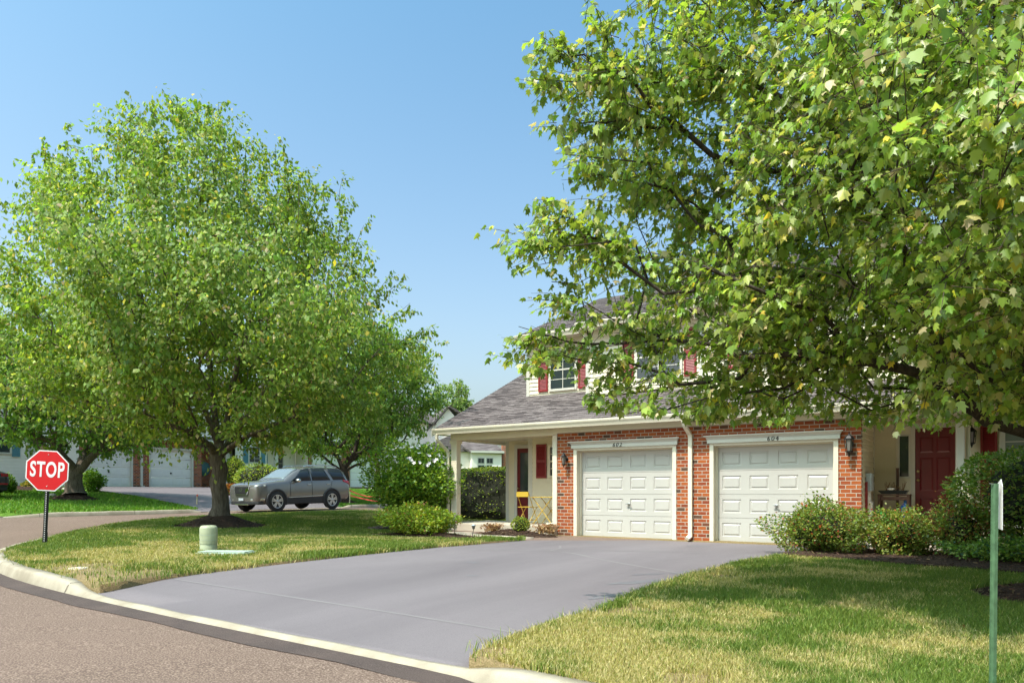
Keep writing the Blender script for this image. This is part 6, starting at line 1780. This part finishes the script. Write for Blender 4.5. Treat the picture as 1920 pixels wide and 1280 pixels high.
def suv():
    ST = [(0.00, .42, .62, .64, .74, .92, .70, 1.00, .58),
          (0.05, .30, .82, .64, .88, .97, .84, 1.06, .76),
          (0.20, .26, .91, .66, .95, 1.02, .91, 1.12, .84),
          (0.50, .25, .96, .68, .985, 1.07, .94, 1.17, .88),
          (1.00, .25, .975, .70, 1.0, 1.11, .955, 1.22, .89),
          (1.40, .25, .975, .72, 1.0, 1.15, .955, 1.26, .88),
          (1.70, .25, .975, .72, 1.0, 1.17, .955, 1.45, .80),
          (2.00, .25, .975, .72, 1.0, 1.18, .955, 1.63, .76),
          (2.28, .25, .975, .72, 1.0, 1.18, .955, 1.745, .745),
          (2.70, .25, .975, .72, 1.0, 1.19, .955, 1.80, .74),
          (3.50, .25, .975, .72, 1.0, 1.20, .955, 1.81, .735),
          (4.20, .26, .975, .74, 1.0, 1.22, .95, 1.795, .725),
          (4.62, .30, .965, .76, .99, 1.23, .94, 1.77, .71),
          (4.78, .34, .945, .78, .98, 1.22, .925, 1.68, .69),
          (4.90, .40, .92, .80, .96, 1.18, .90, 1.34, .68),
          (4.97, .44, .86, .80, .91, 1.12, .84, 1.20, .66),
          (5.00, .50, .74, .80, .80, 1.08, .72, 1.12, .58)]
    x, y = -16.17, 2.77
    z = float(Gr(-16.0, 5.2)) + .01
    t, at, side, lower = car('parked_car', 'grey suv with roof rails parked on the cross street beyond the corner lawn', (x, y, z), R(90), M_['car_grey'], ST, 5.0,
        dict(side=[(1.66, 2.72, 2.32, 2.74), (2.80, 3.80, 2.82, 3.56), (3.98, 4.70, 3.74, 4.54)], front=(1.46, 2.24), rear=(4.72, 4.90)), (.93, 3.83), .385)
    pitch = math.atan(.02 * CY); t.rotation_euler = (0, -pitch, R(90))
    B = lambda n, mb, m, **k: mb.build(n, M_[m], t, world=False, **k)
    # grille with v shaped chrome, emblem
    g = MB().box(-.030, .10, -.42, .42, .70, 1.0)
    go = B('grille', g, 'cladding', bevel=.02)
    bars = MB()
    for k in range(5): bars.box(-.036, -.030, -.39, .39, .735 + k * .052, .745 + k * .052)
    bars.build('grille_bars', M_['rim_dark'], go, world=False)
    ch = MB().bar((-.022, -.38, .67), (.02, -.49, 1.02), .03, .045, up=(1, 0, 0)).bar((-.022, .38, .67), (.02, .49, 1.02), .03, .045, up=(1, 0, 0)).bar((-.026, -.38, .675), (-.026, .38, .675), .03, .03)
    ch.build('grille_trim', M_['chrome'], go, world=False)
    em = MB(); n = 24; vs = []
    for k in range(n):
        a = 2 * math.pi * k / n
        vs += [(-.040, .088 * math.cos(a),   .87 + .075 * math.sin(a)), (-.040, .062 * math.cos(a), .87 + .052 * math.sin(a))]
    em.add(vs, [(2 * k, 2 * k + 1, (2 * k + 3) % (2 * n), (2 * k + 2) % (2 * n)) for k in range(n)]); em.box(-.046, -.040, -.105, .105, .855, .885)
    eo = em.build('emblem', M_['chrome'], go, world=False); eo.modifiers.new('t', 'SOLIDIFY').thickness = .006
    # lamps
    for s in (-1, 1):
        h = MB().prism([(.02, .47), (.10, .44), (.50, .90), (.42, .955), (.20, .80)], lambda p, q: (p[0] - .012, s * p[1] * (1 + .015), q + .09 * p[0]), .955, 1.02)
        B('headlight', h, 'head_glass', bevel=.012)
        h2 = MB().prism([(.03, .50), (.10, .48), (.34, .90), (.26, .93)], lambda p, q: (p[0] - .02, s * p[1] * 1.02, q), .80, .84)
        B('fog_lamp', h2, 'cladding', bevel=.01)
        h3 = MB().prism([(-.0, .56), (.08, .5), (.40, .955), (.28, .955), (.12, .80)], lambda p, q: (p[0] - .018, s * p[1] * 1.015, q - .1 * (.95 - p[1])), .44, .52)
        B('bumper_trim', h3, 'chrome', bevel=.01)
        tl = MB(); q = [side(4.52, -.02, .012, s), side(4.86, -.02, .012, s), (4.97, s * .88, 1.12), (4.97, s * .88, 1.02), lower(4.78, .86, .012, s), lower(4.55, .93, .012, s)]
        tl.add(q, [(0, 1, 2, 3, 4, 5)]); o = B('tail_light', tl, 'tail_red', fix=False); md = o.modifiers.new('t', 'SOLIDIFY'); md.thickness = .03; md.offset = 0
        # mirror
        mm = MB().lathe([(.02, -.11), (.075, -.10), (.085, .0), (.07, .09), (.02, .10)], (1.92, s * 1.09, 1.22), 14, 'y'); mo = B('mirror', mm, 'chrome')
        MB().bar((1.93, s * .93, 1.16), (1.92, s * 1.05, 1.19), .08, .05).build('mirror_arm', M_['cladding'], mo, world=False)
        # handles, rails, door gaps
        for hx in (2.62, 3.66):
            p = lower(hx, .84, .02, s); B('door_handle', MB().box(hx - .11, hx + .09, p[1] - .015, p[1] + .015, p[2] - .018, p[2] + .018), 'chrome', bevel=.01)
        rl = MB().tube([(2.55, s * .66, 1.80), (2.75, s * .67, 1.865), (3.4, s * .66, 1.88), (4.1, s * .65, 1.865), (4.42, s * .63, 1.79)], .030, 8)
        B('roof_rail', rl, 'chrome')
        dg = MB()
        for x0, x1 in ((1.62, 1.62), (2.76, 2.76), (3.90, 3.60)):
            pts = [lower(x0 + (x1 - x0) * (1 - f), f, .0025, s) for f in (.14, .35, .6, .8, 1.0)]
            for a, b in zip(pts[:-1], pts[1:]): dg.bar(a, b, .012, .006, up=(0, 1, 0))
        B('door_gap', dg, 'rim_dark')
        # door foot bright strip
        pts = [lower(x_, .22 + .02 * i, .02, s) for i, x_ in enumerate((1.55, 2.2, 2.9, 3.3))]
        dm = MB()
        for a, b in zip(pts[:-1], pts[1:]): dm.bar(a, b, .02, .035, up=(0, 1, 0))
        B('door_moulding', dm, 'head_glass')
    B('bumper', MB().prism([(.02, .62), (.16, .88), (.35, .95), (.35, -.95), (.16, -.88), (.02, -.62)], lambda p, q: (p[0] - .035, p[1], q), .27, .40), 'cladding', bevel=.02)
    B('skid_plate', MB().box(-.03, .2, -.42, .42, .25, .30), 'chrome', bevel=.01)
    B('number_plate', MB().box(-.042, -.036, -.15, .15, .43, .53), 'grey_box')
    B('roof_rack_bar', MB().tube([(3.0, -.66, 1.87), (3.0, .66, 1.87)], .014, 6), 'chrome')
    B('antenna', MB().prism([(4.28, 1.80), (4.42, 1.79), (4.42, 1.87)], lambda p, q: (p[0], q, p[1]), -.012, .012), 'car_grey')
suv()

def dark_car():
    ST = [(0.00, .40, .58, .56, .68, .66, .60, .70, .50), (0.08, .26, .80, .56, .84, .72, .78, .78, .70), (0.5, .22, .88, .58, .90, .82, .86, .88, .78), (1.2, .22, .90, .60, .92, .90, .88, .97, .80),
          (1.6, .22, .90, .62, .92, .93, .88, 1.10, .74), (2.2, .22, .90, .62, .92, .95, .88, 1.40, .62), (2.8, .22, .90, .62, .92, .96, .88, 1.46, .60), (3.5, .22, .90, .62, .92, .98, .88, 1.40, .60),
          (4.1, .24, .90, .64, .92, 1.0, .87, 1.12, .72), (4.5, .28, .87, .66, .90, .98, .84, 1.04, .74), (4.68, .36, .80, .68, .84, .92, .76, .98, .68), (4.72, .44, .7, .68, .74, .88, .66, .93, .6)]
    Y = 28.2; px = 6
    X = (px - 960) / FPX * Y
    x, y = cam2w(X, Y)
    rz = math.atan2(y - CAM[1], x - CAM[0]) + math.pi + R(38)     # tail towards the street
    z = float(Gr(x, y)) + .17
    c, s_ = math.cos(rz), math.sin(rz)
    lx, ly = x - 4.68 * c - .55 * -s_ , y - 4.68 * s_ - .55 * c
    t, at, side, lower = car('parked_car', 'dark blue grey car cut off by the left edge of the picture', (lx, ly, z), rz, M_['car_dark'], ST, 4.72,
        dict(side=[(1.75, 2.60, 2.20, 2.62), (2.68, 3.75, 2.70, 3.45)], front=(1.45, 2.2), rear=(3.55, 4.1)), (.95, 3.70), .33, False)
    for s in (-1, 1):
        q = MB().prism([(4.52, .86), (4.735, .72), (4.735, .45), (4.66, .45), (4.60, .80)], lambda p, h: (p[0], s * p[1], h), .84, .96)
        q.build('tail_light', M_['tail_red'], t, bevel=.01, world=False)
        MB().prism([(4.50, .88), (4.73, .70), (4.73, .30), (4.66, .30), (4.55, .84)], lambda p, h: (p[0], s * p[1], h), .52, .58).build('reflector', M_['tail_red'], t, bevel=.008, world=False)
    MB().box(4.5, 4.73, -.7, .7, .28, .42).build('bumper', M_['cladding'], t, bevel=.03, world=False)
dark_car()

# ------------------------------------------------------------------ grass blades
def inside_poly(x, y, poly):
    r = np.zeros(len(x), bool); n = len(poly)
    px = np.array([p[0] for p in poly]); py = np.array([p[1] for p in poly])
    j = n - 1
    for i in range(n):
        with np.errstate(divide='ignore', invalid='ignore'):
            c = ((py[i] > y) != (py[j] > y)) & (x < (px[j] - px[i]) * (y - py[i]) / (py[j] - py[i] + 1e-12) + px[i])
        r ^= c; j = i
    return r

MOUNDS = [(-8.32, -3.59, 1.25, 1.2), (9.62, -5.93, 1.0, .95), (-22.7, -.5, .95, .95), (-18.9, 10.8, .85, .85), (-2.25, -2.25, 1.68, .68), (-4.6, -.2, 1.25, 1.05), (-.85, -.62, 1.1, .42)]
BED = [(5.98, -3.05), (6.4, -3.2), (6.76, -3.25), (7.3, -3.5), (7.83, -3.75), (8.5, -3.85), (9.2, -4.15), (10.5, -4.6), (14, -5), (14, .86), (6.7, .86), (6.3, -2.2)]
WALK = [(-3.3, -.1), (-3.4, -.5), (-2.6, -1.25), (-1.6, -1.62), (-.4, -1.72), (.0, -1.6), (.1, -.1)]
BARE = [(-1.75, -10.2, .55), (-.45, -10.5, .9), (5.75, -11.0, .22), (7.3, -10.95, .2), (8.9, -11.0, .2), (5.9, -8.9, .3), (6.0, -6.1, .25)]

def dryness(x, y):
    d = (fbm(x * .8 + 3, y * .8, 31, 3) - .5) * 1.9 + (fbm(x * 2.6, y * 2.6, 37, 3) - .5) * 1.5 + .17
    X, Y = w2cam_np(x, y)
    left = x < 0
    # left lawn: a straw coloured belt in front of the pedestal and at the far right corner
    dl = d - .07 + .36 * np.exp(-(((x + 3.0) / 2.8) ** 2 + ((y + 8.5) / 1.1) ** 2)) + .42 * np.exp(-(((x + 8.5) / 3.0) ** 2 + ((y - 3.2) / 1.8) ** 2)) + .18 * np.exp(-(((x + 1) / 2.5) ** 2 + ((y + 5.5) / 2) ** 2)) \
        - .40 * np.exp(-(((x + 6.0) / 3.2) ** 2 + ((y + 2.0) / 2.6) ** 2)) - .25 * np.exp(-(((x + 6.5) / 2) ** 2 + ((y + 7.6) / 1.5) ** 2))
    # right lawn: dry near the street and driveway, green towards the bed
    drt = d + .30 * smooth((8.4 - x) / 2.6) + .16 * smooth((-7.8 - y) / 2.5) - .30 * smooth((y + 6.2) / 2.0) - .20 * smooth((x - 8.3) / 1.5)
    return np.clip(np.where(left, dl, drt), 0, 1)

def w2cam_np(x, y):
    dx, dy = x - CAM[0], y - CAM[1]
    return dx * CY + dy * SY, -dx * SY + dy * CY

def blades(x, y, hgt, wid, rng, zf, green, dryc, dr, name, label, lean=.55):
    n = len(x)
    z = zf(x, y) - .006
    a = rng.random(n) * 2 * np.pi
    ln = hgt * lean * (rng.random(n) ** .7)
    dx, dy = np.cos(a) * ln, np.sin(a) * ln
    b = rng.random(n) * np.pi
    sx, sy = np.cos(b) * wid / 2, np.sin(b) * wid / 2
    v = np.zeros((n, 5, 3))
    v[:, 0] = np.stack([x - sx, y - sy, z], 1); v[:, 1] = np.stack([x + sx, y + sy, z], 1)
    v[:, 2] = np.stack([x + sx * .8 + dx * .4, y + sy * .8 + dy * .4, z + hgt * .6], 1); v[:, 3] = np.stack([x - sx * .8 + dx * .4, y - sy * .8 + dy * .4, z + hgt * .6], 1)
    v[:, 4] = np.stack([x + dx, y + dy, z + hgt * (1 - .25 * rng.random(n))], 1)
    k = (rng.random(n) < dr)[:, None]
    c = np.where(k, np.array(dryc)[rng.integers(len(dryc), size=n)], np.array(green)[rng.integers(len(green), size=n)])
    c = c * (.75 + .5 * rng.random((n, 1)))
    o = np_mesh(name, v.reshape(-1, 3), 5, [(0, 1, 2, 3), (3, 2, 4)], M_['blade'], c)
    return props(o, label, 'grass', kind='stuff')

GREEN = [(.110, .175, .020), (.150, .215, .028), (.080, .140, .016), (.190, .240, .038)]
DRY = [(.48, .40, .17), (.56, .47, .23), (.40, .33, .12), (.35, .33, .08)]
def lawn_blades(poly, n, label, seed, dens_pow, edges, ymax=30):
    rng = np.random.default_rng(seed)
    # sample where the camera sees it: uniform in picture columns, biased to near rows
    xs = []; ys = []
    got = 0
    while got < n:
        m = n
        u = rng.random(m) * 1.12 - .06
        Yd = 4.0 + (ymax - 4.0) * rng.random(m) ** dens_pow
        Xd = (u * 1920 - 960) / FPX * Yd
        x, y = CAM[0] + Xd * CY - Yd * SY, CAM[1] + Xd * SY + Yd * CY
        k = inside_poly(x, y, poly) & ~inside_poly(x, y, BED) & ~inside_poly(x, y, WALK)
        k &= ~((x > -3.5) & (y > -.22)) & ~((x > -.45) & (x < 5) & (y > -1.75))
        for c in MOUNDS: k &= ((x - c[0]) / c[2]) ** 2 + ((y - c[1]) / c[3]) ** 2 > 1 + .12 * (vnoise(x * 5, y * 5, 3) - .5)
        for c in BARE: k &= ((x - c[0]) ** 2 + (y - c[1]) ** 2 > (c[2] * (.55 + .9 * vnoise(x * 4, y * 4, 9))) ** 2) | (rng.random(m) < .12)
        xs.append(x[k]); ys.append(y[k]); got += k.sum()
        if len(xs) > 14: break
    x = np.concatenate(xs)[:n]; y = np.concatenate(ys)[:n]
    X, Y = w2cam_np(x, y)
    dr = dryness(x, y)
    h = (.045 + .035 * rng.random(len(x))) * (1.15 - .35 * dr) * (.8 + .5 * fbm(x * 1.3, y * 1.3, 5))
    wd = .0034 + .00052 * Y
    blades(x, y, h, wd, rng, lumpy, GREEN, DRY, np.clip(dr * 1.25 - .05, .03, .92), 'grass', label)
    # longer ragged blades along the edges
    ex = []; ey = []
    for P, m, wdt, sd in edges:
        P = np.array([p[:2] for p in P], float); seg = np.linalg.norm(np.diff(P, axis=0), axis=1); cum = np.concatenate([[0], np.cumsum(seg)])
        t = rng.random(m) * cum[-1]
        clump = vnoise(t * 2.2, t * 0 + sd, 41)
        k = rng.random(m) < clump * 1.5 - .1
        t = t[k]
        qx, qy = np.interp(t, cum, P[:, 0]), np.interp(t, cum, P[:, 1])
        qx = qx + rng.normal(0, wdt, len(t)); qy = qy + rng.normal(0, wdt, len(t))
        ex.append(qx); ey.append(qy)
    x = np.concatenate(ex); y = np.concatenate(ey)
    k = np.ones(len(x), bool)
    for c in BARE: k &= ((x - c[0]) ** 2 + (y - c[1]) ** 2 > (c[2] * .6) ** 2)
    x, y = x[k], y[k]
    X, Y = w2cam_np(x, y); k = (Y > 3) & (Y < 30); x, y, Y = x[k], y[k], Y[k]
    h = .05 + .075 * rng.random(len(x))
    blades(x, y, h, .0036 + .0005 * Y, rng, lambda a, b: Su(a, b) - .02, GREEN, DRY, np.clip(dryness(x, y) * .8, .04, .7), 'grass', label.replace('grass', 'longer grass along the edges'), .8)
right_poly = right_lawn; left_poly = left_lawn
lawn_blades(right_poly, 210000, 'short half dry grass of the right hand lawn', 91, 1.35, [([(p[0] + .03, p[1]) for p in RIGHT_EDGE], 9000, .05, 1.0), ([(p[0], p[1] + .03) for p in inner[:i_r + 1]], 3500, .04, 2.0)], 14)
lawn_blades(left_poly, 230000, 'short half dry grass of the corner lawn', 92, .85, [([(p[0] - .03, p[1]) for p in LEFT_EDGE], 9000, .045, 3.0), ([(p[0] * 1.0, p[1] + .02) for p in inner[i_l + 1:i_l + 90]], 7000, .05, 4.0)], 27)
# far lawn: coarser blades
def far_blades():
    rng = np.random.default_rng(93); n = 90000
    x = -17.6 - 12.5 * rng.random(n) ** 1.3; y = -9 + 30 * rng.random(n)
    k = inside_poly(x, y, far_lawn) & ~inside_poly(x, y, [(-17, 1.75), (-17, 9.4), (-24, 11.1), (-31, 12.5), (-31, 2.1), (-24, 2.5)]) & ~inside_poly(x, y, [(-18, -8.05), (-18, -4.65), (-30, -5.9), (-30, -9.6)]) & ~inside_poly(x, y, [(-29.9, -3), (-27.2, -2.5), (-26.5, -.5), (-27.4, 1.6), (-30.6, 2.0), (-30.6, -3)])
    for c in MOUNDS: k &= ((x - c[0]) / c[2]) ** 2 + ((y - c[1]) / c[3]) ** 2 > 1
    x, y = x[k], y[k]
    blades(x, y, .07 + .06 * rng.random(len(x)), np.full(len(x), .03), rng, lambda a, b: Gr(a, b) + .135, [(.085, .20, .012), (.12, .25, .016), (.16, .27, .025)], [(.2, .2, .05)], np.full(len(x), .05), 'grass', 'green grass of the far lawn across the street')
far_blades()

# wood chips on the mulch
def chips(o, n, seed):
    rng = np.random.default_rng(seed); me = o.data
    co = np.array([v.co[:] for v in me.vertices])
    pf = [p for p in me.polygons if p.normal.z > .3]
    ar = np.array([p.area for p in pf]); pick = rng.choice(len(pf), n, p=ar / ar.sum())
    pos = []
    for k in pick:
        vi = list(pf[k].vertices); w_ = rng.dirichlet(np.ones(len(vi))); pos.append((co[vi] * w_[:, None]).sum(0))
    pos = np.array(pos) + np.array([0, 0, .008])
    ax = rng.normal(0, 1, (n, 3)) * [1, 1, .25]; nr = np.array([0, 0, 1.]) + rng.normal(0, .45, (n, 3))
    v = leaves(pos, ax, nr, .025 + .05 * rng.random(n) ** 2, [(-.12, 0), (.12, .05), (.10, 1), (-.14, .9)], .1, .1)
    c = np_mesh('wood_chips', v, 4, [(0, 1, 2, 3)], M_['dry'], leaf_cols(n, [(50, (.045, .025, .016), .4), (35, (.10, .055, .035), .4), (15, (.20, .125, .08), .3)], rng), o)
    c['kind'] = 'stuff'
for o in list(COL.objects):
    if o.parent is None and o.name.startswith(('mulch_bed', 'mulch_mound')):
        chips(o, 9000 if o['label'].startswith('long') else 2600, len(o.data.vertices))

# fallen leaves on the right lawn
def litter():
    rng = np.random.default_rng(5)
    for px, py, col in ((1818, 1153, 0), (1808, 1171, 1), (1578, 1127, 0), (1599, 1216, 0), (1452, 1187, 1), (1800, 1253, 0), (1560, 1110, 0), (1770, 1085, 1)):
        lo, hi = 3., 20.
        for _ in range(40):
            Y = (lo + hi) / 2; X = (px - 960) / FPX * Y; x, y = cam2w(X, Y)
            if HOR + (CAM[2] - float(Su(x, y)) - .05) * FPX / Y > py: lo = Y
            else: hi = Y
        z = float(lumpy(x, y)) + .055
        v = leaves(np.array([[x, y, z]]), rng.normal(0, 1, (1, 3)) * [1, 1, .1], np.array([[.2, -.3, 1.]]), np.array([.085]), MAPLE, .5, .5)
        o = np_mesh('fallen_leaf', v, len(MAPLE), MAPLE_P, M_['dry'], np.array([[(.36, .24, .13), (.40, .15, .05)][col]]))
        props(o, 'curled fallen leaf lying on the right hand lawn', 'leaf', 'fallen leaves on the right lawn')
litter()
